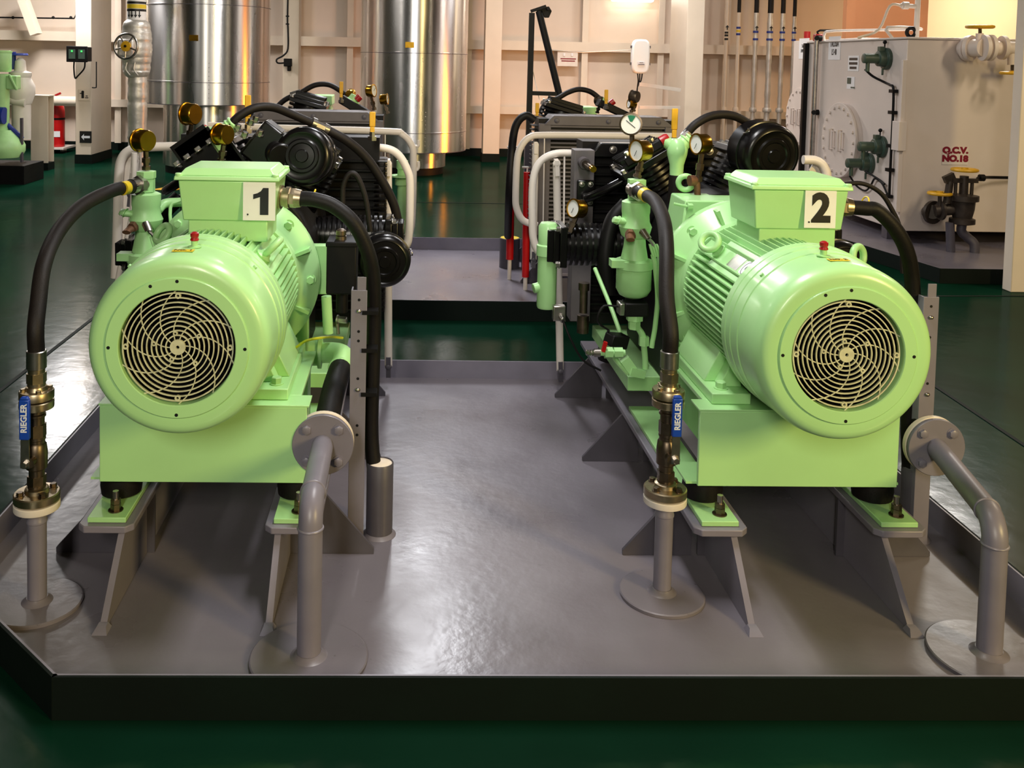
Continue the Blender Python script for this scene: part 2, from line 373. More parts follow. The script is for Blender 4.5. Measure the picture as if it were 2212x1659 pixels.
def motor(ax, num, label):
    L = lambda x, y, z: (ax+x, Y0+y, AZ+z)
    r = thing('electric_motor', label, 'motor', (ax, Y0+.4, AZ-.255))
    fy = (0, 1, 0)
    prof = [(.150, .035), (.150, -.003), (.152, -.0055), (.182, -.0055), (.1845, -.003), (.1855, .0), (.206, 0), (.217, .0025), (.226, .009), (.2325, .02), (.2365, .036), (.238, .06), (.2395, .15),
            (.2425, .152), (.243, .2), (.2455, .202), (.2455, .236), (.2475, .238), (.2475, .268), (.244, .274), (.236, .274), (.228, .06), (.19, .035)]
    cowl = MB().lathe(prof, L(0, 0, 0), fy, 96, True).build('fan_cowl', MINT, r, sharp=30)
    mb = MB()
    for k in range(10):
        q = .031+k*.0123; wd = .0016
        mb.lathe([(q-wd, .006), (q+wd, .006), (q+wd, .011), (q-wd, .011)], L(0, 0, 0), fy, 64, True)
    mb.lathe([(.0045, .004), (.02, .004), (.02, .011), (.0045, .011)], L(0, 0, 0), fy, 32, True)
    for k in range(10):
        pts = []
        for j in range(9):
            t = j/8; q = .019+t*.132; a = k*2*PI/10 + .12 - 1.05*t**1.1*(1 if num == 1 else 1)
            x, z = ringpt(a, q); pts.append(L(x, .0095, z))
        mb.tube(pts, .0017, 6, 2)
    for k in range(4):
        x, z = ringpt(k*PI/2, .134); c = L(x, 0, z); mb.lathe([(.0035, .005), (.0075, .005), (.0075, .012), (.0035, .012)], c, fy, 16, True)
    for k in range(5):
        x, z = ringpt(.5+k*2*PI/5, .036 if k % 2 else .062); c = L(x, 0, z); mb.lathe([(.003, .005), (.006, .005), (.006, .012), (.003, .012)], c, fy, 14, True)
    g = mb.build('fan_grille', GRILLE, cowl); g['label'] = 'cream ring grille'
    for k, a in enumerate((0, PI/2, PI, 1.5*PI, 1.97)):
        x, z = ringpt(a, .1745); MB().lathe([(.0045, -.0062), (.0045, .004)], L(x, 0, z), fy, 12).build('screw_hole', INK, cowl)
    mb = MB().lathe([(.225, 0), (.225, .01), (.05, .02)], L(0, .17, 0), fy, 48).cyl(L(0, .03, 0), L(0, .18, 0), .03)
    for k in range(9):
        a = k*2*PI/9; x, z = ringpt(a, .1)
        mb.obox(L(x, .12, z), (.11, .006, .09), (math.cos(a), 0, math.sin(a)), fy)
    mb.build('cooling_fan', BLACKM, r)
    # finned stator
    mb = MB().cyl(L(0, .2, 0), L(0, .76, 0), .166, n=48)
    for i in range(-7, 8):
        t = i*.0195; top = math.sqrt(max(.0001, .2285**2-t*t)); base = math.sqrt(max(.0001,   .160**2-t*t))
        for s in (-1, 1):
            mb.box(L(t-.0024, .25, s*base), L(t+.0024, .715, s*top)); mb.box(L(s*base, .25, t-.0024), L(s*top, .715, t+.0024))
    for s in (-1, 1):
        for q in (-1, 1):
            a = math.atan2(q, s); x, z = ringpt(a, .198)
            mb.obox(L(x, .48, z), (.47, .05, .04), fy, (math.cos(a), 0, math.sin(a)))
            if q > 0:
                x, z = ringpt(a, .212); mb.obox(L(x, .43, z), (.30, .115, .014), fy, (math.cos(a), 0, math.sin(a)))
    mb.build('finned_stator', MINT, r)
    mb = MB().lathe([(.17, .715), (.225, .722), (.228, .742), (.235, .752), (.288, .792), (.29, .797), (.29, .83), (.286, .834), (.1, .836)], L(0, 0, 0), fy, 72)
    for k in range(8):
        a = k*PI/4+PI/8; x, z = ringpt(a, .247)
        mb.obox(L(x, .772, z), (.07, .011, .052), (math.cos(a), 0, math.sin(a)), fy)
    fl = mb.build('end_flange', MINT, r)
    for k in range(8):
        x, z = ringpt(k*PI/4, .262); MB().hexb(L(x, .781, z), (0, -1, 0), .0145, .018).build('flange_bolt', MINT, fl)
    if num == 2:
        dd = V((-.7071, 0, .7071)); tt = V((.7071, 0, .7071)); q = V(L(0, .42, 0))+dd*.2195
        st_ = MB().obox(q, (.085, .06, .0015), (0, 1, 0), dd).build('rating_plate', STEEL, r)
        q = V(L(0, .33, 0))+dd*.2195; MB().lathe([(.034, 0), (.034, .0012)], q, dd, 28).build('round_sticker', PAPER, r)
        MB().lathe([(.022, .0013), (.024, .0013), (.024, .0018), (.022, .0018)], q, dd, 28, True).lathe([(.008, .0013), (.008, .0018)], q, dd, 12).build('sticker_ring', INK, st_)
    # feet
    for s in (-1, 1):
        mb = MB().box(L(s*.128, .33, -.255), L(s*.245, .80, -.222))
        mb.prism([L(s*.135, .44, -.222), L(s*.236, .44, -.222), L(s*.175, .44, -.095), L(s*.12, .44, -.12)], (0, .3, 0))
        mb.prism([L(s*.135, .44, -.222), L(s*.205, .44, -.222), L(s*.16, .44, -.13)], (0, -.05, 0))
        ft = mb.build('foot', MINT, r, bevel=.003)
        for y in (.375, .77): MB().hexb(L(s*.205, y, -.222), (0, 0, 1), .016, .022).build('foot_bolt', MINT2, ft)
        # lifting eyes
        a = PI/4 if s > 0 else 3*PI/4; x, z = ringpt(a, .219); d = V((math.cos(a), 0, math.sin(a)))
        c = V(L(x, (.40 if num == 1 else .36) if s > 0 else .58, z)); eo = .052 if (s > 0 and num == 2) else .046
        tang = V((0, 1, 0)) if s > 0 else V((.3, 1, .2))
        MB().lathe([(.024, 0), (.026, .006), (.018, .012), (.014, .022)], c, d, 24).torus(c+d*eo, (d.cross(V((0, 1, 0)) + d*.2) if num == 1 else V((.55, -.8, .1))) if s > 0 else V((-.55, -.6, .55)), .029, .0105, 28, 12).build('lifting_eye', MINT2, r)
    # grease nipple
    p = V(L(-.022 if num == 2 else .016, .12, .2385))
    MB().m(0).lathe([(.018, 0), (.018, .003), (.009, .004), (.009, .018)], p, (0, 0, 1), 20).m(1).lathe([(.011, .018), (.012, .02), (.0095, .026), (.0115, .03), (.0115, .038), (.005, .042)], p, (0, 0, 1), 20).build('grease_nipple', [MINT2, REDK], cowl)['label'] = 'grease nipple with red cap'
    for a in (.8, 2.35):
        x, z = ringpt(a, .2400); MB().hexb(L(x, .17, z), (math.cos(a), 0, math.sin(a)), .006, .008).build('cowl_screw', MINT2, cowl)
    # terminal box
    bx = .042; by = .432
    mb = MB().box(L(bx-.12, by+.02, .19), L(bx+.12, by+.22, .26))
    mb.frust(*[q for q in (ax+bx-.134, ax+bx+.134, Y0+by+.012, Y0+by+.235, AZ+.255, ax+bx-.146, ax+bx+.146, Y0+by, Y0+by+.245, AZ+.378)])
    tb = mb.build('terminal_box', MINT, r, bevel=.004)
    c = (ax+bx, Y0+by+.122)
    mb = MB().frust(c[0]-.158, c[0]+.158, c[1]-.132, c[1]+.132, AZ+.379, c[0]-.156, c[0]+.156, c[1]-.13, c[1]+.13, AZ+.392)
    mb.frust(c[0]-.146, c[0]+.146, c[1]-.12, c[1]+.12, AZ+.3921, c[0]-.128, c[0]+.128, c[1]-.102, c[1]+.102, AZ+.414)
    for sx in (-1, 1):
        for sy in (-1, 1): mb.cyl((c[0]+sx*.145, c[1]+sy*.119, AZ+.38), (c[0]+sx*.145, c[1]+sy*.119, AZ+.40), .011, n=16)
    mb.build('box_lid', MINT, tb, bevel=.003)
    g0 = V(L(bx+.142, by+.12, .315)); gd = V((1, -.12, -.05)).normalized()
    MB().lathe([(.038, 0), (.038, .008), (.03, .009), (.03, .02), (.034, .021), (.034, .034)], g0, gd, 28).lathe([(.031, .034), (.031, .052), (.026, .062)], g0, gd, 6).lathe([(.0305, .05), (.027, .07)], g0, gd, 24).build('cable_gland', BRASS, tb)['label'] = 'brass cable gland'
    return r, g0+gd*.065, gd
rail(AX[0], -1, 'grey rail at far left, beside the leftmost standpipe')
rail(AX[0], 1, 'grey rail under the machine numbered 1, beside the aisle and the perforated post')
rail(AX[1], -1, 'grey rail beside the aisle under the machine numbered 2')
rail(AX[1], 1, 'grey rail under the right side of the machine numbered 2, rightmost of four')
stool(AX[0]+.01, 'mint green motor stand on rubber mounts, behind the elbow pipe near the aisle')
stool(AX[1]+.01, 'mint green motor stand beside the aisle standpipe, yellowish lit front plate')
m1, g1, gd1 = motor(AX[0], 1, 'mint green finned electric motor numbered 1, in front of the perforated post and box')
m2, g2, gd2 = motor(AX[1], 2, 'mint green finned motor numbered 2, with round sticker and two lifting eyes in view')
for num, u, v in ((1, 560, 435), (2, 1772, 452)):
    p = at(u, v, Y0+.4285)
    s = thing('number_sign', ('white sheet with a bold black one on the terminal box, left machine' if num == 1 else 'white sheet with a bold black two on a terminal box'), 'sign', p, 'number sheets on the motors')
    MB().cbox(p, .097, .0015, .116).build('sheet', PAPER, s)
    if num == 1:
        MB().prism([p+V((a*.082-.018, -.0009, b*.082-.041)) for a, b in ((.25, 0), (.56, 0), (.56, 1), (.36, 1), (.28, .88), (.15, .80), (0, .76), (0, .58), (.25, .66))], (0, -.0008, 0)).build('digit', INK, s)
    else: text('2', .120, p+V((0.002, -.0016, 0)), FACING, INK, s, 'digit', bold=.0055, sx=.95)
    MB().lathe([(.0028, 0), (.0028, .0015)], p+V((-.034, -.0008, -.04)), (0, -1, 0), 10).build('dot', INK, s)
    # small yellow label on top of the cowl
    q = at(396 if num == 1 else 1811, 539 if num == 1 else 560, Y0+.07)
    a = math.asin(max(-1, min(1, (q.x-AX[num-1])/.2389))); x = AX[num-1]; nr = V((math.sin(a), 0, math.cos(a)))
    c = V((x, Y0+.07, AZ))+nr*.2395
    yl = thing('label_plate', ('small yellow label reading NO. 1 on the fan cowl, left machine' if num == 1 else 'small yellow label reading NO. 2 atop the cowl with the raised lifting eye'), 'label', c, 'yellow labels on the fan cowls')
    MB().obox(c, (.056, .026, .0014), V((nr.z, 0, -nr.x)), nr).build('plate', YTAPE, yl, bevel=.0005)
    X = V((nr.z, 0, -nr.x)); Yv = V((0, 1, 0))
    R = Matrix((X, Yv, nr)).transposed()
    text('NO. %d' % num, .017, c+nr*.0009, R, INK, yl, bold=.0004, sx=1.1)
# ----------------------------------------------- standpipes, valves, hoses
def path(*p): return [at(*q) for q in p]
def standpipe(ax, yy, which, hosepts):
    x = ax; z0 = .0205
    c = V((x, yy, z0))
    r = thing('standpipe', 'grey standpipe with blue-handled valve, %s' % which, 'standpipe', c, 'standpipes with blue valve handles')
    MB().lathe([(.121, 0), (.1215, .008), (.118, .0105), (.03, .011)], c, (0, 0, 1), 48).build('base_plate', PLATE, r, sharp=12)
    MB().lathe([(.042, .011), (.034, .016), (.028, .024)], c, (0, 0, 1), 28).build('weld', PLATE, r)
    up = (0, 0, 1)
    MB().lathe([(.0255, .011), (.0255, .235), (.0275, .237), (.0275, .243), (.0255, .246), (.0255, .28)], c, up, 28).build('pipe', GREY, r)
    f = MB().m(0).lathe([(.03, .268), (.06, .275), (.061, .277), (.061, .292), (.059, .294)], c, up, 40)
    f.m(1).lathe([(.059, .298), (.061, .30), (.061, .318), (.058, .321), (.033, .322), (.031, .332), (.024, .336)], c, up, 40).build('lower_flange', [WHITE, BRASS], r)
    for k in range(4):
        p = c+V((math.cos(k*PI/2+.7)*.045, math.sin(k*PI/2+.7)*.045, .3215)); MB().hexb(p, up, .0095, .011).build('flange_bolt', BRONZE, r)
    b = MB().lathe([(.024, .335), (.024, .343)], c, up, 24).lathe([(.0255, .343), (.0255, .368)], c, up, 6).lathe([(.021, .368), (.021, .385), (.028, .39), (.029, .43), (.026, .455), (.022, .46), (.022, .468), (.024, .47), (.024, .478)], c, up, 24)
    b.lathe([(.0255, .478), (.0255, .512)], c, up, 6).lathe([(.021, .51), (.021, .532), (.025, .534), (.025, .54), (.021, .542), (.021, .556)], c, up, 24)
    b.cyl(c+V((0, -.02, .42)), c+V((0, -.05, .42)), .012, n=16)
    vb = b.build('valve_body', BRONZE, r)
    MB().lathe([(.03, .552), (.033, .556), (.0455, .558), (.046, .560), (.046, .577), (.044, .579)], c, up, 36).lathe([(.044, .583), (.046, .585), (.046, .604), (.044, .607), (.03, .608), (.027, .618), (.02, .62)], c, up, 36).build('upper_flange', BRASS, r)
    for k in range(4):
        p = c+V((math.cos(k*PI/2+.5)*.035, math.sin(k*PI/2+.5)*.035, .607)); MB().hexb(p, up, .007, .008).build('flange_bolt', BRASS, r)
    MB().lathe([(.024, .615), (.024, .628)], c, up, 24).lathe([(.0265, .628), (.0265, .655)], c, up, 6).lathe([(.0225, .655), (.0225, .668)], c, up, 24).build('union', BRASS, r)
    MB().lathe([(.0245, .667), (.0265, .669), (.0265, .715), (.0245, .717)], c, up, 28).build('ferrule', STEEL, r)
    # lever : plate along the front with a blue sleeve
    s = 1 if ax > 0 else -1
    l0 = c+V((s*.012, -.051, .42))
    lv = MB().hexb(l0, (0, -1, 0), .0095, .012).prism([l0+V((-.012, .0, -.012)), l0+V((.012, 0, -.012)), l0+V((.011, 0, .08)), l0+V((-.011, 0, .08))], (0, .004, 0)).build('lever', STEEL, r)
    t = .0
    MB().box(l0+V((-.0135, -.006, .068)), l0+V((.0135, .009, .178))).frust(l0.x-.0135, l0.x+.0135, l0.y-.006, l0.y+.009, l0.z+.178, l0.x-.008, l0.x+.008, l0.y-.004, l0.y+.007, l0.z+.186).build('lever_sleeve', BLUE, lv, bevel=.003)['label'] = 'blue plastic lever sleeve'
    text('RIEGLER', .0225, l0+V((.0005, -.0066, .128)), FACING @ rotz2(PI/2), LETW, lv, bold=.0006, sx=.95)
    return c+V((0, 0, .712))
pA = standpipe(-1.006, 2.585, 'at the far left front corner of the tray', None)
pB = standpipe(.757, 2.645, 'beside the aisle left of the machine numbered 2', None)
YC = 3.33
ch = thing('air_hose', 'thick black hose curving from the left standpipe up to the machine numbered 1', 'hose', pA, 'thick black air hoses')
pts = [pA, pA+V((-.002, 0, .06))]+path((82, 660, 2.62), (95, 570, 2.70), (128, 497, 2.84), (180, 443, 3.0), (245, 411, 3.17), (290, 402, 3.27))
MB().tube(pts, .0225, 18, 8).build('hose', HOSE, ch)
e0, e1 = at(283, 403, 3.26), at(315, 397, YC)
MB().cyl(e0, e1, .026, n=24).lathe([(.034, .03), (.034, .05)], e0, e1-e0, 6).build('coupling', STEEL, ch)
b0 = at(268, 406, 3.21); MB().cyl(at(264, 407.5, 3.205), at(274, 405, 3.23), .0235, n=20).build('tape_band', YTAPE, ch)
ch = thing('air_hose', 'thick black hose rising from the aisle standpipe and bending over to the machine numbered 2', 'hose', pB, 'thick black air hoses')
pts = [pB, pB+V((0, 0, .06))]+path((1440, 640, 2.70), (1440, 540, 2.80), (1434, 478, 2.92), (1416, 436, 3.08), (1394, 421, 3.2), (1376, 413, 3.27))
MB().tube(pts, .0225, 18, 8).build('hose', HOSE, ch)
e0, e1 = at(1388, 418, 3.235), at(1366, 408, YC)
MB().cyl(e0, e1, .026, n=24).lathe([(.034, .03), (.034, .05)], e0, e1-e0, 6).build('coupling', STEEL, ch)
MB().cyl(at(1399, 424, 3.175), at(1391, 419.5, 3.21), .0238, n=20).build('tape_band', YTAPE, ch)

# --------------------------------------------------- drain pipes with flange
def drain(base, fl, label, rad=.031):
    c = V(base); f = V(fl)
    r = thing('elbow_pipe', label, 'pipe', c, 'grey elbow pipes with bolted flanges')
    MB().lathe([(.150, 0), (.1505, .008), (.147, .0105), (.03, .011)], c, (0, 0, 1), 56).build('base_plate', PLATE, r, sharp=12)
    MB().lathe([(.048, .011), (.04, .015), (.033, .022)], c, (0, 0, 1), 28).build('weld', PLATE, r)
    h = V((f.x-c.x, f.y-c.y, 0)); L = h.length; h.normalize(); R = .062; zt = f.z
    pts = [c+V((0, 0, .011)), c+V((0, 0, .2))]
    pts = [c+V((0, 0, .011)), c+V((0, 0, zt-c.z-R))]
    for k in range(1, 9):
        a = k/8*PI/2; pts.append(V((c.x, c.y, zt-R+R*math.sin(a)))+h*(R-R*math.cos(a)))
    pts.append(V((f.x, f.y, f.z)))
    MB().tube(pts, rad, 28, 1).build('pipe', GREY, r)
    MB().torus(c+V((0, 0, zt-c.z-R)), (0, 0, 1), rad, .0035, 28, 8).torus(V((c.x, c.y, zt))+h*R, h, rad, .0035, 28, 8).build('weld_ring', GREY, r)
    n = V((0, 1, 0)) if abs(h.x) < .3 else (V((.28, 1, 0))).normalized()
    fo = MB().lathe([(.088, 0), (.0895, .002), (.0895, .013), (.088, .015), (.02, .015)], f, n, 48).build('flange', GREY, r)
    MB().lathe([(.086, .018), (.0895, .02), (.0895, .036), (.03, .038)], f, n, 48).build('counter_flange', BRONZE if abs(h.x) >= .3 else CREAMW, r)
    x, y, _ = fr(n)
    for k in range(4):
        a = k*PI/2+PI/4; MB().hexb(f+x*math.cos(a)*.066+y*math.sin(a)*.066, -n, .0135, .012).build('flange_bolt', GREY, fo)
    return f+n*.03
b1 = atz(667, 1424, .0205); f1 = at(697, 962, 2.70); f1.z = .425; f1.x = at(697, 962, 2.70).x
q1 = drain(b1, at(697, 962, 2.71), 'grey elbow pipe with round flange at the front right of the machine numbered 1')
b2 = atz(2136, 1418, .0205)
q2 = drain(b2, at(2024, 968, 2.83), 'grey elbow pipe with round flange right of the machine numbered 2')
# rubber suction pipe behind the flange
r = thing('rubber_pipe', 'black rubber pipe running from the round flange back to a mint elbow', 'pipe', q1)
MB().tube([q1, at(708, 900, 2.86), at(722, 838, 3.02), at(736, 795, 3.16)], .038, 20, 6).build('sleeve', RUBBER, r)
MB().tube([at(736, 795, 3.16), at(741, 770, 3.22), at(722, 762, 3.3), at(692, 762, 3.33)], .036, 20, 6).torus(at(735, 797, 3.155), at(736, 795, 3.16)-at(722, 838, 3.02), .037, .005).build('elbow', MINT2, r)
p = at(688, 762, 3.33)
MB().lathe([(.055, 0), (.055, .012), (.04, .014)], p, (1, 0, 0), 28).cyl(p+V((-.05, 0, 0)), p, .045).build('elbow_flange', MINT2, r)
r = thing('rubber_pipe', 'black rubber pipe behind the flange right of the machine numbered 2', 'pipe', q2)
MB().tube([q2, at(1990, 905, 3.0), at(1955, 870, 3.2), at(1930, 850, 3.35)], .038, 20, 6).build('sleeve', RUBBER, r)

# ---------------------------------------------- power cables, posts and pots
def cable(name, label, pts, rad, group, m=RUBBER):
    o = MB().tube(pts, rad, 14, 7).build(name, m); return tag(o, label, 'cable', group)
for i, (ax, g, gd) in enumerate(((AX[0], g1, gd1), (AX[1], g2, gd2))):
    pot = V((ax+.514, 2.99, .0205)); num = i+1
    r = thing('cable_pot', ('grey upright tube with cream filled top beside the aisle, taking the power cable' if i == 0 else 'grey upright deck tube mostly hidden behind the right flanged elbow pipe'), 'pot', pot, 'cable deck tubes')
    MB().lathe([(.043, 0), (.043, .235), (.041, .238), (.039, .233)], pot, (0, 0, 1), 36).build('tube', GREYD, r)
    MB().lathe([(.0385, .2), (.0385, .234), (.03, .238), (.01, .24)], pot, (0, 0, 1), 32).build('filling', CREAMW, r)
    MB().lathe([(.055, 0), (.05, .004), (.0435, .01)], pot, (0, 0, 1), 32).build('weld', PLATE, r)
    if i == 0:
        pts = [g, g+gd*.05]+path((722, 446, 2.96), (764, 482, 2.95), (793, 540, 2.96), (806, 600, 2.98), (808, 690, 3.0), (805, 800, 3.0), (802, 930, 3.0))+[pot+V((-.018, 0, .2))]
    else:
        pts = [g, g+gd*.05]+path((1895, 455, 2.96), (1932, 492, 2.96), (1958, 540, 2.97), (1970, 600, 2.99), (1972, 690, 3.0), (1966, 800, 3.0), (1962, 930, 3.0))+[pot+V((-.018, 0, .2))]
    t = thing('power_cable', ('thick black power cable drooping behind the perforated post by the aisle' if i == 0 else 'thick black power cable arching down on the outer right side of machine 2'), 'cable', g, 'thick motor power cables')
    MB().tube(pts, .0235, 16, 8).build('cable', RUBBER, t)
    a = at(*((677, 426, 2.985) if i == 0 else (1868, 441, 2.985)))
    MB().torus(a, V((1, 0, -.25)), .0245, .0025, 24, 8).obox(a+V((.004, -.024, .03)), (.006, .004, .02), (0, 0, 1)).build('cable_tie', YTAPE, t)
    # perforated angle post
    x0, x1, yq, zt = (ax+.416, ax+.466, 2.93, .83) if i == 0 else (ax+.485, ax+.535, 2.94, .83)
    r = thing('angle_post', ('tall grey perforated angle post with rivets beside the aisle' if i == 0 else 'grey angle post half hidden behind the right fan cowl'), 'post', (x0, yq, .0205), 'perforated cable posts')
    mb = MB().box((x0, yq, .0205), (x1, yq+.005, zt)).box((x0, yq+.005, .0205), (x0+.005, yq+.05, zt))
    mb.box((x0+.018, yq+.01, zt-.005), (x1-.004, yq+.014, zt+.04))
    mb.build('post', GREY, r, bevel=.001)
    for k, z in enumerate((.80, .70, .67, .55, .40, .37)):
        c = (x0+.025, yq-.0005, z); MB().lathe([(.0045, 0), (.0045, .001)], c, (0, 1, 0), 12).build('hole', INK, r)
    for z in (.765, .515): MB().ball((x0+.025, yq-.001, z), .0085, 14, .8).build('rivet', STEEL, r)
    for z in ((.5, .64, .76) if i == 0 else ()): MB().obox((x1+.01, yq+.02, z), (.05, .05, .012), (1, 0, 0)).build('cable_clip', BLACKM, r)
# ------------------------------------------------------------- compressors
def gauge(p, face, r, parent, foot=None, green=False, m=GOLD, R=.037):
    """round pressure gauge centred at p looking along face, on a stem down to foot"""
    p = V(p); f = V(face).normalized()
    g = MB().lathe([(R*.3, -.042), (R*.9, -.042), (R, -.036), (R, .002), (R*1.09, .003), (R*1.09, .008), (R*.93, .009), (R*.93, .004), (.002, .004)], p, f, 32).build('pressure_gauge', m, parent)
    x, y, _ = fr(f)
    fc = MB().m(0).lathe([(R*.92, .0042), (R*.92, .0052)], p, f, 28)
    if green:
        up = V((0, 0, 1)); sd = up.cross(-f).normalized()
        poly = [p+f*.0056+(sd*math.cos(a)+up*math.sin(a))*(R*q) for a, q in ((1.2, .25), (1.2, .85), (1.5, .85), (1.8, .85), (2.1, .85), (2.1, .25))]
        fc.m(1).prism(poly, f*.0004)
        fc.m(2).obox(p+f*.007, (R*1.1, .0022, .001), sd*.75+up*.6, f)
    else:
        fc.m(2).obox(p+f*.006, (R*1.1, .0018, .001), V((.4, .3, .8)), f)
    fc.build('dial', [FACE, FGREEN, INK], g)
    if foot is not None:
        q = V(foot); d = (q-p).normalized(); a = p-f*.018+d*R
        L = (q-a).length
        MB().lathe([(.010, 0), (.010, L*.35), (.0155, L*.36), (.0155, L*.6), (.011, L*.61), (.011, L*.8), (.016, L*.81), (.016, L)], a, q-a, 6).build('stem', BRONZE, g)
    return g
def fincyl(p, q, r, nf, parent, head=True, square=.0, m=BLACK, name='cylinder'):
    p, q = V(p), V(q); d = (q-p); L = d.length; d.normalize(); x, y, _ = fr(d)
    mb = MB().cyl(p, q, r*.78, n=28)
    for k in range(nf):
        h = L*(.06+.88*k/(nf-1)); t = L*.26/nf
        rr = r*(.86+.14*math.sin(PI*min(1, (k+1)/(nf*.6))/2))
        mb.lathe([(rr, -t), (rr, t)], p+d*h, d, 32)
    c = mb.build(name, m, parent)
    if head:
        hd = MB().obox(q+d*.014, (.028, r*1.9, r*1.9), d, y).obox(q+d*.04, (.024, r*1.55, r*1.55), d, y)
        for k in range(5): hd.obox(q+d*.06+x*(r*(.28*(k-2))), (.03, .008, r*1.5), d, y)
        hd = hd.build('cylinder_head', m, c, bevel=.004)
        for i in (-1, 1):
            for j in (-1, 1): MB().hexb(q+d*.028+x*(i*r*.82)+y*(j*r*.82), d, .012, .016).build('head_bolt', STEEL, hd)
    return c
def airfilter(c, ax, r, dep, parent):
    c = V(c); a = V(ax).normalized()
    prof = [(.004, -.006), (r*.2, -.006), (r*.23, 0), (r*.42, .001), (r*.46, -.004), (r*.55, -.004), (r*.6, .002), (r*.78, .003), (r*.82, .0), (r*.9, .003), (r*.97, .012), (r, .025), (r, dep*.45), (r*1.04, dep*.46), (r*1.04, dep*.52), (r*.98, dep*.54), (r*.98, dep), (.01, dep)]
    f = MB().lathe(prof, c, a, 56).build('air_filter', BLACK, parent)
    x, y, _ = fr(a)
    for k in range(3):
        t = k*2*PI/3+PI/2+.25; n = x*math.cos(t)+y*math.sin(t); s = a.cross(n)
        b = c+n*(r*1.03)+a*(dep*.5)
        MB().tube([b-s*.012, b-s*.011-a*.02+n*.006, b-a*.032+n*.006, b+s*.011-a*.02+n*.006, b+s*.012], .0022, 6, 4).build('filter_clip', STEEL, f)
    return f
def lever(p, h, parent):
    p = V(p)
    MB().box(p+V((-.0095, -.005, 0)), p+V((.0095, .005, h*.3))).box(p+V((-.0125, -.005, h*.3)), p+V((.0125, .005, h))).build('valve_lever', YELLOW, parent, bevel=.003)['label'] = 'yellow lever'
    MB().lathe([(.02, -.03), (.02, -.012), (.013, -.011), (.013, .006)], p, (0, 0, 1), 6).build('lever_valve', STEEL, parent)
ZMAP = ((.10, .38), (.185, .455), (.305, .575), (.38, .62), (.455, .695), (.50, .72), (.63, .855), (.815, .953), (.83, .975), (.985, 1.07), (1.09, 1.12), (1.153, 1.145), (2, 2))
def zwarp(z):
    for (a, b), (c, d) in zip(ZMAP, ZMAP[1:]):
        if z <= c: return b+(z-a)*(d-b)/(c-a)
    return z
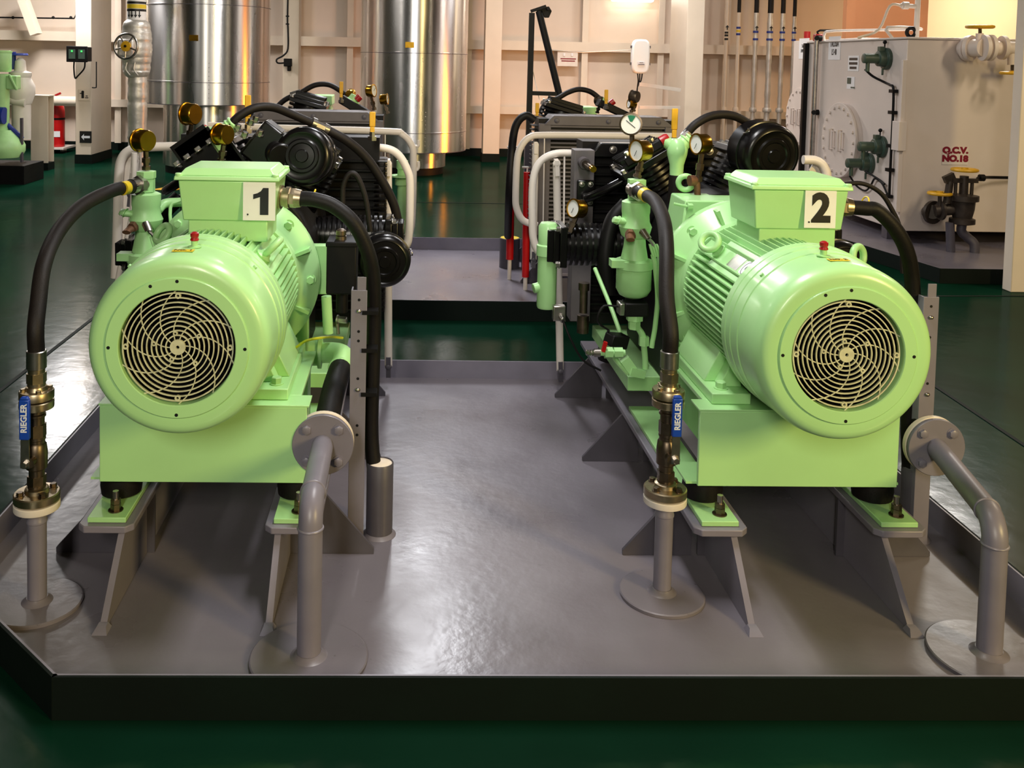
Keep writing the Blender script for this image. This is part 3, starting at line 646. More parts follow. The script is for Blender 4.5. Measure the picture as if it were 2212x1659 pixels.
def compressor(i):
    global WARP
    ax = AX[i]; num = i+1; Z = lambda x, y, z: V((ax+x, y, z))
    r = thing('air_compressor', ('black finned air compressor with two big round filters in view, behind motor 1' if i == 0 else 'black finned air compressor with white faced gauge and red cock, behind motor 2'), 'compressor', Z(0, 3.75, .376))
    # housing and crankcase
    MB().box(Z(-.25, 3.268, .5), Z(.25, 3.30, .905)).box(Z(.2, 3.268, .73), Z(.315, 3.30, .905)).lathe([(.26, 0), (.24, .16)], Z(0, 3.3, AZ), (0, 1, 0), 40).frust(ax-.20, ax+.06, 3.30, 3.52, .9, ax-.18, ax+.04, 3.31, 3.5, 1.075).box(Z(-.18, 3.3, .376), Z(.18, 3.4, .6)).build('bell_housing', MINT, r, bevel=.006)
    MB().box(Z(-.2, 3.47, .377), Z(.2, 4.05, .9)).cyl(Z(0, 3.45, .84), Z(0, 4.08, .84), .24, n=32).build('crankcase', BLACKM, r, bevel=.01)
    # V pair of finned cylinders and two lying ones
    fincyl(Z(-.03, 3.86, .88), Z(-.195, 3.86, 1.145), .125, 13, r)
    fincyl(Z(.05, 3.76, .88), Z(.20, 3.76, 1.16), .125, 13, r)
    if i == 1: fincyl(Z(-.20, 3.74, .83), Z(-.535, 3.74, .83), .085, 14, r)
    else:
        fincyl(at(320, 545, 3.7), at(296, 545, 3.7), .06, 4, r)
        MB().tube(path((340, 455, 3.36), (356, 440, 3.4), (385, 437, 3.42), (420, 437, 3.44)), .017, 12, 5).tube(path((372, 520, 3.3), (368, 450, 3.35), (385, 435, 3.36), (420, 425, 3.38)), .006, 8, 4).build('mint_pipe', MINT2, r)
    fincyl(Z(.2, 3.76, .85), Z(.50, 3.76, .85), .08, 14, r)
    c = at(652, 337, 3.50) if i == 0 else at(1672, 338, 3.52)
    airfilter(c, (.1, 1, -.1) if i == 0 else (-.2, 1, .12), .109 if i == 0 else .118, .14, r)
    airfilter(Z(.505, 3.53, .79), (-.08, 1, 0), .100, .12, r)
    # cooler block at the rear
    x0, x1 = -.40, .49; y0 = 4.08; zt = 1.21
    co_ = MB().box(Z(x0, y0+.05, .40), Z(x1-.03, y0+.2, zt)).build('cooler', BLACKM, r)
    mb = MB()
    nf = 17
    for k in range(nf):
        z = .46+k*(zt-.10-.46)/(nf-1); mb.box(Z(x0, y0, z-.003), Z(x1, y0+.19, z+.003))
    for k in range(34):
        z = .46+k*(zt-.1-.46)/33; mb.box(Z(x1-.05, y0-.012, z-.0025), Z(x1+.006, y0+.17, z+.0025))
    mb.build('cooler_fins', BLACK, co_)
    MB().prism([Z(x0+.02, y0-.02, zt-.06), Z(x1-.2, y0-.02, zt-.06), Z(x1-.26, y0-.02, zt), Z(x0+.07, y0-.02, zt)], (0, .06, 0)).build('cooler_hood', BLACK, co_, bevel=.003)
    for x in (-.28, .14): MB().hexb(Z(x, y0-.021, zt-.028), (0, -1, 0), .013, .008).build('hood_bolt', STEEL, co_)
    # grey side panel with bolted pipe flange (aisle or wall side)
    if i == 1:
        MB().box(Z(-.46, 3.98, .45), Z(-.375, 4.07, 1.185)).build('side_panel', RAD, r, bevel=.003)
        MB().m(0).cyl(Z(-.425, 3.98, 1.135), Z(-.42, 3.955, 1.13), .024, n=24).m(1).cyl(Z(-.42, 3.96, 1.13), Z(-.405, 3.88, 1.12), .015, n=20).m(2).cyl(Z(-.405, 3.879, 1.12), Z(-.402, 3.86, 1.117), .0135, n=20).build('plug_stub', [RAD, BRONZE, GOLD], r)
        pf = MB().box(Z(-.45, 3.955, .95), Z(-.375, 3.98, 1.06)).build('pipe_flange', BLACK, r, bevel=.006)
        for dx in (-.037, .0):
            for dz in (-.038, .038): MB().hexb(Z(-.394+dx, 3.954, 1.005+dz), (0, -1, 0), .009, .008).build('flange_bolt', STEEL, pf)
    MB().tube([Z(-.412, 3.95, .99), Z(-.405, 3.91, .995), Z(-.35, 3.87, 1.03), Z(-.26, 3.85, 1.085), Z(-.215, 3.84, 1.12)], .019, 14, 6).build('discharge_pipe', BLACK, r)
    MB().tube([Z(-.3, 3.7, 1.0), Z(-.36, 3.68, .93), Z(-.385, 3.66, .8), Z(-.37, 3.66, .65)], .03, 14, 6).build('cooler_pipe', BLACKM, r)
    MB().tube([Z(-.19, 3.68, 1.0), Z(-.26, 3.62, .93), Z(-.29, 3.6, .8), Z(-.28, 3.6, .6)], .034, 14, 6).build('cooler_pipe', BLACKM, r)
    if i == 0:
        a, b = at(394, 356, 3.55), at(466, 306, 3.55); d = (b-a).normalized(); y = V((0, 1, 0)); pn = d.cross(y)
        if pn.z > 0: pn = -pn
        mb = MB()
        for k in range(6): mb.obox((a+b)/2+pn*(.016*k)+d*(.01*k), ((b-a).length, .008, .16), d, pn)
        mb.obox((a+b)/2+pn*.05, ((b-a).length*.9, .09, .12), d, pn)
        hf = mb.build('finned_head', BLACK, r)
        for t in (.0, .3, .62, .95): MB().hexb(a+(b-a)*t+V((0, -.07, .004)), -pn, .012, .018).build('head_bolt', STEEL, hf)
        hb = MB().obox(at(586, 320, 3.62), (.16, .12, .16), V((.8, 0, -.6))).cyl(at(600, 330, 3.58), at(606, 338, 3.5), .05, n=24).build('side_head', BLACK, r, bevel=.01)
        for u, v in ((512, 280), (540, 268), (551, 262), (560, 292), (527, 296)): MB().hexb(at(u, v, 3.55), (.3, -.3, .9), .012, .022).build('head_bolt', STEEL, hb)
    # head end : clamp bar, red cap, mint Y piece, down pipe
    a, b = (at(400, 345, 3.66), at(455, 292, 3.6)) if i == 0 else (at(1352, 352, 3.66), at(1430, 308, 3.62))
    MB().obox((a+b)/2, ((b-a).length, .05, .035), b-a).build('clamp_bar', BLACKM, r, bevel=.006)
    for t in (.12, .5, .8): MB().hexb(a+(b-a)*t+V((-.008, 0, .015)), (-.5, -.2, .85), .010, .022).build('clamp_bolt', STEEL, r)
    p = at(438, 284, 3.6) if i == 0 else at(1434, 303, 3.62); q = at(464, 272, 3.58) if i == 0 else at(1452, 297, 3.6)
    d = (at(432, 292, 3.6)-at(476, 266, 3.58)).normalized() if i == 0 else (at(1422, 314, 3.6)-at(1460, 293, 3.6)).normalized()
    MB().m(0).lathe([(.018, 0), (.022, .01), (.022, .035)], p-d*.02, d, 20).build('red_cap', REDK, r)['label'] = 'dark red cap'
    j = at(477, 292, 3.57) if i == 0 else at(1463, 322, 3.6)
    yb = MB().lathe([(.025, -.10), (.027, -.06), (.038, -.02), (.04, .0), (.032, .03), (.02, .04)], j, (0, 0, 1), 24)
    yb.cyl(j, p, .028, .021, 22); q2_ = j+V((.045, .0, .045)); yb.cyl(j, q2_, .03, .026, 20).torus(q2_, q2_-j, .024, .006).torus(j+(q2_-j)*.75, q2_-j, .026, .005)
    yb.build('y_fitting', MINT, r)
    MB().cyl(j+V((0, 0, -.10)), j+V((0, .02, -.42)), .028, n=22).build('down_pipe', HOSE, r)
    # crossing hose over the top
    if i == 0:
        pts = path((496, 272, 3.56), (518, 250, 3.56), (552, 233, 3.58), (590, 232, 3.62), (628, 246, 3.66), (672, 265, 3.7))
        MB().tube(pts, .0165, 14, 7).build('oil_hose', HOSE, r)
        e = path((672, 265, 3.7), (708, 281, 3.73))
        MB().cyl(e[0], e[1], .019, n=8).cyl(e[0], e[0]+(e[1]-e[0])*.25, .024, n=16).cyl(e[0]+(e[1]-e[0])*.75, e[1], .022, n=16).build('hose_joint', STEEL, r)
        MB().tube(path((706, 280, 3.73), (752, 306, 3.75), (792, 342, 3.78), (826, 392, 3.8), (850, 440, 3.82), (862, 490, 3.84), (865, 512, 3.85)), .0185, 14, 7).build('oil_hose', HOSE, r)
        e = path((865, 505, 3.85), (861, 545, 3.85)); MB().cyl(e[0], e[1], .015, n=6).cyl(e[0], e[0]+(e[1]-e[0])*.3, .019, n=14).build('hose_end', STEEL, r)
        MB().tube(path((740, 440, 3.5), (742, 400, 3.5), (755, 376, 3.5), (772, 382, 3.5), (790, 430, 3.5), (800, 500, 3.5)), .010, 10, 7).build('thin_hose', HOSE, r)
    else:
        pts = path((1482, 290, 3.6), (1503, 268, 3.6), (1535, 251, 3.62), (1572, 248, 3.64), (1606, 260, 3.66), (1638, 288, 3.68))
        MB().tube(pts, .0165, 14, 7).build('oil_hose', HOSE, r)
        e = path((1478, 297, 3.6), (1488, 286, 3.6)); MB().cyl(e[0], e[1], .02, n=8).build('hose_joint', STEEL, r)
        MB().tube(path((1812, 400, 3.6), (1860, 396, 3.6), (1900, 415, 3.6), (1925, 450, 3.6), (1945, 500, 3.6), (1950, 590, 3.6)), .009, 10, 7).build('thin_hose', HOSE, r)
    # separator column at the hose end
    WARP = zwarp
    xs = at(316, 450, YC).x if i == 0 else at(1374, 440, YC).x; cl = V((xs, YC, 0)); up = (0, 0, 1)
    k = MB().lathe([(.034, 1.09), (.034, 1.15), (.030, 1.153)], cl, up, 6).lathe([(.031, .99), (.031, 1.09)], cl, up, 6).lathe([(.038, .985), (.05, .975), (.05, .915), (.048, .90), (.05, .86), (.058, .83), (.05, .80), (.038, .78)], cl, up, 28)
    k.lathe([(.052, .615), (.046, .66), (.04, .72), (.036, .79)], cl, up, 28).lathe([(.03, .50), (.05, .51), (.062, .53), (.062, .60), (.066, .603), (.066, .63), (.05, .64)], cl, up, 28)
    k.cyl(cl+V((0, 0, .85)), cl+V((-.075, -.02, .87)), .02, n=16).hexb(cl+V((-.065, -.02, .87)), (-1, 0, .25), .02, .02).obox(cl+V((-.06, -.02, .625)), (.06, .05, .03), (1, 0, 0))
    sep = k.build('separator_column', MINT2, r)
    MB().cyl(cl+V((-.03, -.04, .815)), cl+V((-.04, -.10, .80)), .015, n=16).lathe([(.019, 0), (.019, .02)], cl+V((-.03, -.05, .813)), (-.1, -1, -.2), 8).build('rusty_plug', RUST, sep)['label'] = 'rusty plug'
    MB().cyl(cl+V((.012, -.05, .826)), cl+V((.03, -.07, .80)), .014, n=14).tube([cl+V((.03, -.07, .8)), cl+V((.045, -.07, .77)), cl+V((.05, -.065, .73))], .008, 8, 4).build('sensor_plug', STEEL, sep)
    for t in range(4):
        MB().tube([cl+V((.035+.008*t, -.07, .765)), cl+V((.042+.009*t, -.072, .72)), cl+V((.05+.007*t, -.07, .68))], .0045, 8, 3).build('cable_bundle', MINT, sep)
    # lower piping cluster with two solenoid valves
    s1 = cl+V((.0, -.03, .455)); MB().cbox(s1, .085, .06, .062).build('solenoid', BLACKM, r, bevel=.005)
    MB().cbox(s1+V((-.05, 0, 0)), .02, .055, .055).build('solenoid_coil', STEEL, r, bevel=.004)
    k = MB().lathe([(.03, .405), (.03, .424)], s1*1-V((0, 0, s1.z)), up, 6).lathe([(.022, .37), (.022, .405)], cl+V((0, -.03, 0)), up, 6)
    k.tube([cl+V((.01, -.03, .38)), cl+V((.025, -.03, .35)), cl+V((.035, -.03, .31))], .013, 10, 4).lathe([(.019, .285), (.019, .325)], cl+V((.036, -.03, 0)), up, 6)
    k.tube([cl+V((.036, -.03, .29)), cl+V((.042, -.03, .24)), cl+V((.045, -.03, .20))], .011, 10, 4)
    k.obox(cl+V((.01, -.04, .19)), (.06, .03, .03), (1, .3, -.3)).obox(cl+V((-.02, -.04, .22)), (.05, .035, .035), (.6, 0, -.8)).obox(cl+V((.045, -.03, .185)), (.035, .035, .05), (0, 0, 1))
    k.tube([cl+V((-.10, -.02, .28)), cl+V((-.06, -.03, .23)), cl+V((-.02, -.04, .185))], .009, 8, 4)
    k.build('drain_piping', MINT2, r)
    s2 = cl+V((-.06, -.02, .305)); MB().obox(s2, (.07, .06, .055), (1, .3, -.25)).build('solenoid', BLACKM, r, bevel=.005)
    MB().tube([cl+V((.05, -.06, .69)), cl+V((.06, -.06, .62)), cl+V((.075, -.05, .5)), cl+V((.07, -.04, .36)), cl+V((.062, -.04, .28))], .009, 10, 6).build('impulse_line', MINT, r)
    MB().tube([s1+V((-.06, 0, 0)), s1+V((-.11, 0, .0)), s1+V((-.13, 0, -.05)), s1+V((-.09, .02, -.1)), s2+V((-.03, 0, .04))], .005, 8, 5).build('sensor_cable', RUBBER, r)
    WARP = None
    if i == 1:
        a, b = at(1350, 762, 3.2), at(1296, 762, 3.2)
        MB().m(0).cyl(a, b, .011, n=12).lathe([(.019, .0), (.019, .03)], a+(b-a)*.1, b-a, 6).lathe([(.02, 0), (.02, .028)], a+(b-a)*.5, b-a, 6).build('drain_cock', MINT2, r)
        dk = MB().lathe([(.014, 0), (.014, .02), (.009, .021), (.011, .028), (.008, .03), (.011, .036), (.008, .038), (.01, .045), (.006, .05)], b, b-a, 14).build('hose_barb', STEEL, r)
        MB().obox(b+V((.012, -.012, .025)), (.035, .012, .012), (.25, 0, 1)).build('cock_handle', RED, dk)['label'] = 'red handle'
    if i == 1:
        # lying cylinder : mint receiver tube at its outer end
        e = Z(-.60, 3.74, 0) if i == 1 else Z(-.60, 3.74, 0)
        k = MB().lathe([(.036, .57), (.039, .58), (.039, .78), (.045, .782), (.045, .825), (.039, .828), (.039, .90), (.03, .915)], e, up, 28).box(e+V((0, -.045, .80)), e+V((.065, .03, .90))).cyl(e+V((-.01, 0, .66)), e+V((-.055, -.01, .65)), .02, n=18)
        k = k.build('receiver_tube', MINT, r, bevel=.002)
        for dz in (.815, .84, .885): MB().hexb(e+V((.04, -.045, dz)), (0, -1, 0), .008, .01).build('tube_bolt', STEEL, k)
        MB().cbox(e+V((.04, -.07, .57)), .05, .035, .06).cyl(e+V((.045, -.09, .56)), e+V((.05, -.115, .55)), .012, n=14).build('pressure_switch', STEEL, k, bevel=.004)
        MB().tube([e+V((.05, -.115, .55)), e+V((.08, -.13, .48)), e+V((.13, -.13, .40)), e+V((.2, -.13, .36))], .0045, 8, 5).build('switch_cable', RUBBER, k)
        gauge(Z(-.512, 3.66, .985), (-.85, -.5, .12), .03, r, Z(-.525, 3.68, .89), R=.036)
    # gauges on top
    gauge(at(303, 303, YC) if i == 0 else V((xs, YC, 1.245)), (-.8, .55, 0) if i == 0 else (-.9, -.45, 0), .04, r, V((xs, YC, 1.15)), R=.038)
    gauge(at(474, 290, 3.46) if i == 0 else at(1507, 311, 3.46), (-.8, .5, 0) if i == 0 else (-.94, -.35, 0), .04, r, (at(478, 350, 3.46) if i == 0 else at(1507, 392, 3.46)), R=.037)
    gauge(at(405, 246, 3.74) if i == 0 else at(1363, 268, 3.74), (-.85, .45, 0) if i == 0 else (-.35, -.93, .05), .04, r, (at(408, 305, 3.74) if i == 0 else at(1366, 345, 3.74)), green=(i == 1), m=GOLD if i == 0 else BRONZE, R=.042)
    if i == 1:
        MB().lathe([(.014, 0), (.02, .012), (.02, .03)], at(1505, 390, 3.46), (-1, -.2, 0), 20).cyl(at(1505, 390, 3.46), at(1508, 440, 3.46), .012, n=14).build('gauge_cock', RUST, r)
    # yellow levers
    lever(at(535, 272, 3.86) if i == 0 else at(1456, 300, 3.86), .125, r)
    lever(at(804, 288, 3.95) if i == 0 else at(1656, 297, 3.95), .09 if i == 0 else .05, r)
    if i == 0:
        b = at(740, 572, 3.16)
        cb = MB().cbox(b, .098, .13, .17).box(b+V((-.052, -.068, .072)), b+V((.052, .068, .09))).build('control_box', BLACKM, r, bevel=.004)
        MB().lathe([(.018, 0), (.018, .012), (.011, .013), (.017, .015), (.017, .03), (.008, .036)], b+V((-.005, -.02, .09)), up, 18).build('valve_cap', BRONZE, cb)
        MB().cyl(b+V((.0, 0, -.085)), b+V((0, 0, -.16)), .02, n=16).build('conduit', BLACKM, cb)
        t = at(640, 750, 3.1); MB().tube([t, at(665, 735, 3.1), at(710, 728, 3.15), at(740, 730, 3.2)], .0045, 8, 6).build('earth_wire', EARTH, r)['label'] = 'yellow green earth wire'
        a = at(728, 690, 3.2); MB().hexb(a, (1, -.2, 0), .012, .035).cyl(a, a+V((.005, 0, -.05)), .006, n=10).build('drain_cock', STEEL, r)
        MB().cyl(at(705, 640, 3.3), at(709, 720, 3.3), .018, n=14).build('sight_tube', MINT2, r)
    else:
        MB().torus(at(1481, 395, 3.5), (.2, 1, .1), .026, .011).build('mint_ring', MINT2, r)
        MB().tube(path((1455, 440, 3.25), (1484, 446, 3.25)), .005, 8, 2).hexb(at(1484, 446, 3.25), (1, 0, 0), .011, .02).build('small_union', MINT, r)
        MB().cyl(at(1466, 540, 3.4), at(1466, 470, 3.4), .010, n=10).build('sight_tube', MINT2, r)
        MB().tube(path((1285, 580, 3.6), (1318, 660, 3.45), (1340, 720, 3.35)), .008, 10, 4).build('drain_line', MINT2, r)
        a = at(1262, 600, 3.7); MB().lathe([(.016, 0), (.016, .09), (.022, .091), (.022, .12)], a-V((0, 0, .14)), up, 16).lathe([(.024, 0), (.024, .07)], a-V((0, 0, .22)), up, 12).build('relief_valve', BRONZE, r)
    return r
compressor(0); compressor(1)

# ------------------------------------------------ white tubular guards etc.
def guard(name, label, tubes, legs, bars, loc, hooks=(), sheet=None):
    r = thing(name, label, 'guard rail', loc, 'white tubular guards')
    for pts, rad in tubes: MB().tube(pts, rad, 16, 5).build('bent_tube', WHITE, r)
    for a, b, w in bars:
        a, b = V(a), V(b); MB().obox((a+b)/2, ((b-a).length, .006, w), b-a, (0, 1, 0)).build('flat_bar', WHITE, r, bevel=.001)
    for a, b, rad in legs:
        a, b = V(a), V(b); d = (b-a).normalized()
        MB().cyl(a, b, rad, n=16).obox(a+d*.02, (.07, rad*1.1, rad*2.6), d, (0, 1, 0)).hexb(a+V((0, -rad*.7, -.0)), (0, -1, 0), .013, .01).build('strut', WHITE, r)
        MB().obox(b-d*.0, (.10, rad*1.2, rad*2.3), d, (0, 1, 0)).hexb(b+V((0, -rad*.7, 0)), (0, -1, 0), .012, .01).build('strut_foot', GREYD, r)
    for pts in hooks: MB().tube(pts, .009, 8, 4).build('hook', WHITE, r)
    if sheet: MB().prism(sheet, (0, .008, 0)).build('side_sheet', WHITE, r)
    return r
Yg = 4.22
guard('guard_rail', 'white bent tube guard beside the aisle behind the machine numbered 2', [(path((1310, 333, Yg), (1236, 331, Yg), (1196, 333, Yg), (1165, 352, Yg), (1151, 395, Yg), (1150, 480, Yg), (1153, 520, Yg), (1166, 547, Yg), (1196, 562, Yg)), .017)],
      [(at(1202, 352, Yg-.03), at(1210, 800, Yg+.1), .017)], [(at(1219, 335, Yg), at(1217, 560, Yg), .02), (at(1170, 480, Yg), at(1219, 481, Yg), .012)], at(1210, 812, Yg))
guard('guard_rail', 'white bent tube guard beside the aisle behind the machine numbered 1', [(path((780, 318, Yg), (835, 321, Yg), (862, 336, Yg), (880, 368, Yg), (886, 400, Yg), (884, 500, Yg), (878, 530, Yg), (860, 546, Yg), (830, 551, Yg)), .0175)],
      [(at(838, 352, Yg-.03), at(839, 790, Yg+.1), .018)], [(at(826, 400, Yg), at(826, 640, Yg), .02)], at(839, 812, Yg))
Yg = 4.0
guard('guard_rail', 'white bent tube guard with white sheet at far left of the machine numbered 1', [(path((395, 316, Yg), (320, 318, Yg), (282, 324, Yg), (262, 345, Yg), (256, 390, Yg), (253, 500, Yg), (249, 600, Yg)), .019), (path((290, 330, 3.9), (289, 390, 3.9), (284, 470, 3.9), (264, 560, 3.9), (252, 620, 3.9)), .012)],
      [(at(292, 345, Yg-.05), at(284, 420, Yg-.05), .016)], [], at(249, 620, Yg), sheet=path((262, 345, Yg+.02), (300, 322, Yg+.02), (302, 360, Yg+.02), (285, 460, Yg+.02), (256, 560, Yg+.02)))
guard('guard_rail', 'short white bent tube guard at the right of the machine numbered 2', [(path((1735, 345, 4.1), (1762, 347, 4.1), (1780, 362, 4.1), (1787, 400, 4.1), (1788, 560, 4.1)), .02)], [], [], at(1788, 560, 4.1), sheet=path((1748, 368, 4.12), (1758, 352, 4.12), (1775, 368, 4.12), (1778, 400, 4.12)))
Yr = 5.75
guard('guard_rail', 'white bent tube guard with two hooks around the far left machine', [(path((450, 271, Yr), (620, 277, Yr), (840, 284, Yr), (868, 290, Yr), (888, 312, Yr), (893, 345, Yr), (891, 460, Yr), (886, 500, Yr), (870, 540, Yr)), .021)], [],
      [(at(832, 286, Yr), at(832, 480, Yr), .014)], at(886, 560, Yr), hooks=[path((892, 313, Yr), (898, 316, Yr), (904, 314, Yr), (904, 303, Yr)), path((890, 366, Yr), (900, 367, Yr), (904, 361, Yr), (904, 349, Yr))])
guard('guard_rail', 'white bent tube guard in front of the far right machine', [(path((1460, 295, Yr), (1300, 293, Yr), (1180, 292, Yr), (1145, 296, Yr), (1125, 318, Yr), (1117, 350, Yr), (1114, 420, Yr), (1116, 450, Yr), (1130, 476, Yr), (1160, 487, Yr)), .021)],
      [(at(1157, 312, Yr-.05), at(1152, 560, Yr-.05), .02)], [(at(1176, 294, Yr), at(1172, 560, Yr), .016)], at(1140, 600, Yr))
for k, (u0, v0, u1, v1, Y, lab) in enumerate(((1139, 372, 1135, 598, 6.3, 'bright red upright tube under a white eye, nearest of two by the aisle'), (1106, 328, 1101, 560, 6.6, 'dark red upright tube behind the nearer red tube by the aisle'))):
    a, b = at(u0, v0, Y), at(u1, v1, Y); b.z = max(.065, b.z); r = thing('red_tube', lab, 'tube', b, 'red upright tubes')
    MB().cyl(b, a, .024 if k == 0 else .026, n=18).build('tube', RED, r)
    MB().cyl(a, a+V((0, 0, .03)), .006, n=10).cyl(a+V((-.035, 0, .033)), a+V((.035, 0, .033)), .007, n=10).cyl(V((b.x, b.y, .021)), b, .014, n=12).build('end_fitting', WHITE, r)
# ------------------------------------------------------ far pair of machines
def far_machine(ax, left):
    Yr = 6.0; Z = lambda x, y, z: V((ax+x, y, z))
    lab = 'far compressor behind a grey radiator, in front of the two clad tanks' if left else 'far compressor behind a grey radiator, below the black lifting frame'
    r = thing('air_compressor', lab, 'compressor', Z(0, 6.6, .12))
    w = .44; zt = 1.205
    rd = MB().box(Z(-w, Yr+.02, .45), Z(w, Yr+.22, zt-.01)).build('radiator', BLACKM, r)
    mb = MB()
    for k in range(26):
        z = .48+k*.0265; mb.box(Z(-w+.06, Yr-.005, z), Z(w-.06, Yr+.02, z+.011))
    mb.build('radiator_fins', RAD, rd)
    MB().box(Z(-w, Yr-.012, .45), Z(-w+.075, Yr+.02, zt-.04)).box(Z(w-.075, Yr-.012, .45), Z(w, Yr+.02, zt-.04)).build('radiator_tank', RAD, rd, bevel=.003)
    MB().prism([Z(-w+.03, Yr-.015, zt-.05), Z(w-.02, Yr-.015, zt-.05), Z(w-.1, Yr-.015, zt+.012), Z(-w+.09, Yr-.015, zt+.012)], (0, .25, 0)).build('radiator_hood', RAD, rd, bevel=.004)
    for x in (-.33, 0, .32): MB().hexb(Z(x, Yr-.0155, zt-.02), (0, -1, 0), .014, .008).build('hood_bolt', GREYD, rd)
    mb = MB()
    for k in range(24): mb.box(Z(-w-.035, Yr+.03, .5+k*.028), Z(-w+.01, Yr+.2, .505+k*.028))
    mb.build('side_fins', BLACKM, rd)
    MB().box(Z(-.35, Yr+.25, .13), Z(.35, 7.4, .62)).cyl(Z(0, 6.3, .85), Z(0, 6.95, .85), .26).build('crankcase', BLACKM, r, bevel=.01)
    # heads that stand above the radiator
    Yh = 6.5
    if left:
        fincyl(at(640, 330, Yh), at(668, 226, Yh), .135, 10, r); mt = at(695, 215, 7.0)
        MB().cbox(mt, .17, .25, .07).cbox(mt+V((0, 0, -.12)), .15, .22, .2).build('terminal_box', MINT, r, bevel=.006)
        MB().tube(path((590, 240, Yh), (615, 216, Yh), (650, 200, Yh)), .018, 12, 5).tube(path((650, 200, Yh), (680, 184, Yh), (710, 183, Yh), (735, 196, Yh), (752, 212, Yh)), .018, 12, 6).build('oil_hose', HOSE, r)
        MB().cyl(at(628, 206, Yh), at(650, 199, Yh), .022, n=12).build('hose_joint', STEEL, r)
        a, b = at(745, 218, Yh-.1), at(790, 245, Yh-.1)
        MB().obox((a+b)/2, (.22, .12, .06), b-a).build('clamp_bar', BLACKM, r, bevel=.006)
        p = at(762, 218, Yh-.1); MB().cyl(p, at(768, 206, Yh-.1), .04, .03, 18).torus(p, at(768, 206, Yh-.1)-p, .04, .008).build('y_fitting', MINT2, r)
        MB().cyl(at(770, 216, Yh-.12), at(778, 208, Yh-.12), .024, n=18).build('red_cap', REDK, r)
        lever(at(737, 212, Yh-.2), .11, r)
        gauge(at(806, 196, Yh-.2), (.9, -.4, .1), .03, r, at(809, 238, Yh-.2), R=.04)
        gauge(at(835, 214, Yh-.2), (.95, -.2, .1), .03, r, at(838, 246, Yh-.2), R=.034)
        gauge(at(758, 202, Yh), (.2, .9, .1), .03, r, at(760, 220, Yh), R=.03)
        k = at(868, 400, 6.1)
        MB().lathe([(.03, -.42), (.03, .0), (.045, .002), (.045, .04), (.03, .042), (.03, .1), (.038, .11), (.038, .16)], k, (0, 0, 1), 18).lathe([(.075, .055), (.075, .065)], k, (0, 0, 1), 18).build('receiver_tube', MINT, r)
    else:
        fincyl(at(1190, 320, Yh), at(1215, 240, Yh), .15, 10, r); mt = at(1265, 240, 7.0)
        MB().cbox(mt, .12, .25, .07).cbox(mt+V((-.03, 0, -.1)), .12, .2, .2).build('terminal_box', MINT, r, bevel=.006)
        MB().tube(path((1166, 245, Yh), (1180, 222, Yh), (1205, 212, Yh), (1226, 200, Yh), (1250, 193, Yh), (1275, 198, Yh), (1297, 214, Yh)), .018, 12, 6).build('oil_hose', HOSE, r)
        a, b = at(1300, 225, Yh-.1), at(1345, 246, Yh-.1)
        MB().obox((a+b)/2, (.22, .12, .05), b-a).build('clamp_bar', BLACKM, r, bevel=.006)
        MB().cyl(at(1300, 224, Yh), at(1306, 212, Yh), .035, .028, 18).build('y_fitting', MINT2, r)
        MB().cyl(at(1318, 224, Yh-.12), at(1326, 218, Yh-.12), .022, n=18).build('red_cap', REDK, r)
        lever(at(1309, 226, Yh-.2), .10, r); lever(at(1160, 252, Yh-.3), .09, r)
        gauge(at(1366, 208, Yh-.2), (-.7, .6, .1), .03, r, at(1368, 240, Yh-.2), R=.04, m=BRONZE)
        gauge(at(1360, 224, Yh-.2), (-.9, -.2, .1), .03, r, at(1362, 246, Yh-.2), R=.03)
        gauge(at(1290, 216, Yh), (-.7, .6, .1), .03, r, at(1290, 244, Yh), R=.03, m=BRONZE)
        MB().tube(path((1155, 260, 5.9), (1135, 250, 5.9), (1115, 270, 5.9), (1106, 320, 5.9), (1100, 420, 5.9), (1097, 510, 6.3)), .025, 12, 6).tube(path((1150, 258, 5.9), (1128, 248, 5.9), (1106, 285, 5.9), (1103, 330, 5.9)), .008, 8, 5).build('power_cable', RUBBER, r)
    return r
A3, A4 = -.60, 1.27
far_machine(A3, True); far_machine(A4, False)
rail(A3, 1, 'grey rail under the far left machine, across the gangway', 5.90, 7.5, False, (5.85, 6.5, 7.2))
rail(A3, -1, 'grey rail under the outer side of the far left machine', 5.90, 7.5, False, (5.85, 6.5, 7.2))
rail(A4, -1, 'grey rail under the far right machine, by the red tubes', 5.90, 7.5, False, (5.85, 6.5, 7.2))
rail(A4, 1, 'grey rail under the outer side of the far right machine', 5.90, 7.5, False, (5.85, 6.5, 7.2))
c = at(1100, 570, 7.0); c.z = .0205
r = thing('cable_pot', 'short grey upright tube on the far tray beside the red tubes', 'pot', c)
MB().lathe([(.075, 0), (.075, .22), (.07, .222)], c, (0, 0, 1), 28).build('tube', GREYD, r)
MB().lathe([(.069, .2), (.069, .224), (.01, .23)], c, (0, 0, 1), 28).build('filling', YTAPE, r)
r = thing('angle_post', 'grey angle post between the red tubes and the short deck tube', 'post', c+V((.1, -.1, 0)))
MB().box(c+V((.085, -.1, 0)), c+V((.135, -.094, .95))).box(c+V((.085, -.094, 0)), c+V((.09, -.04, .95))).build('post', GREYD, r)

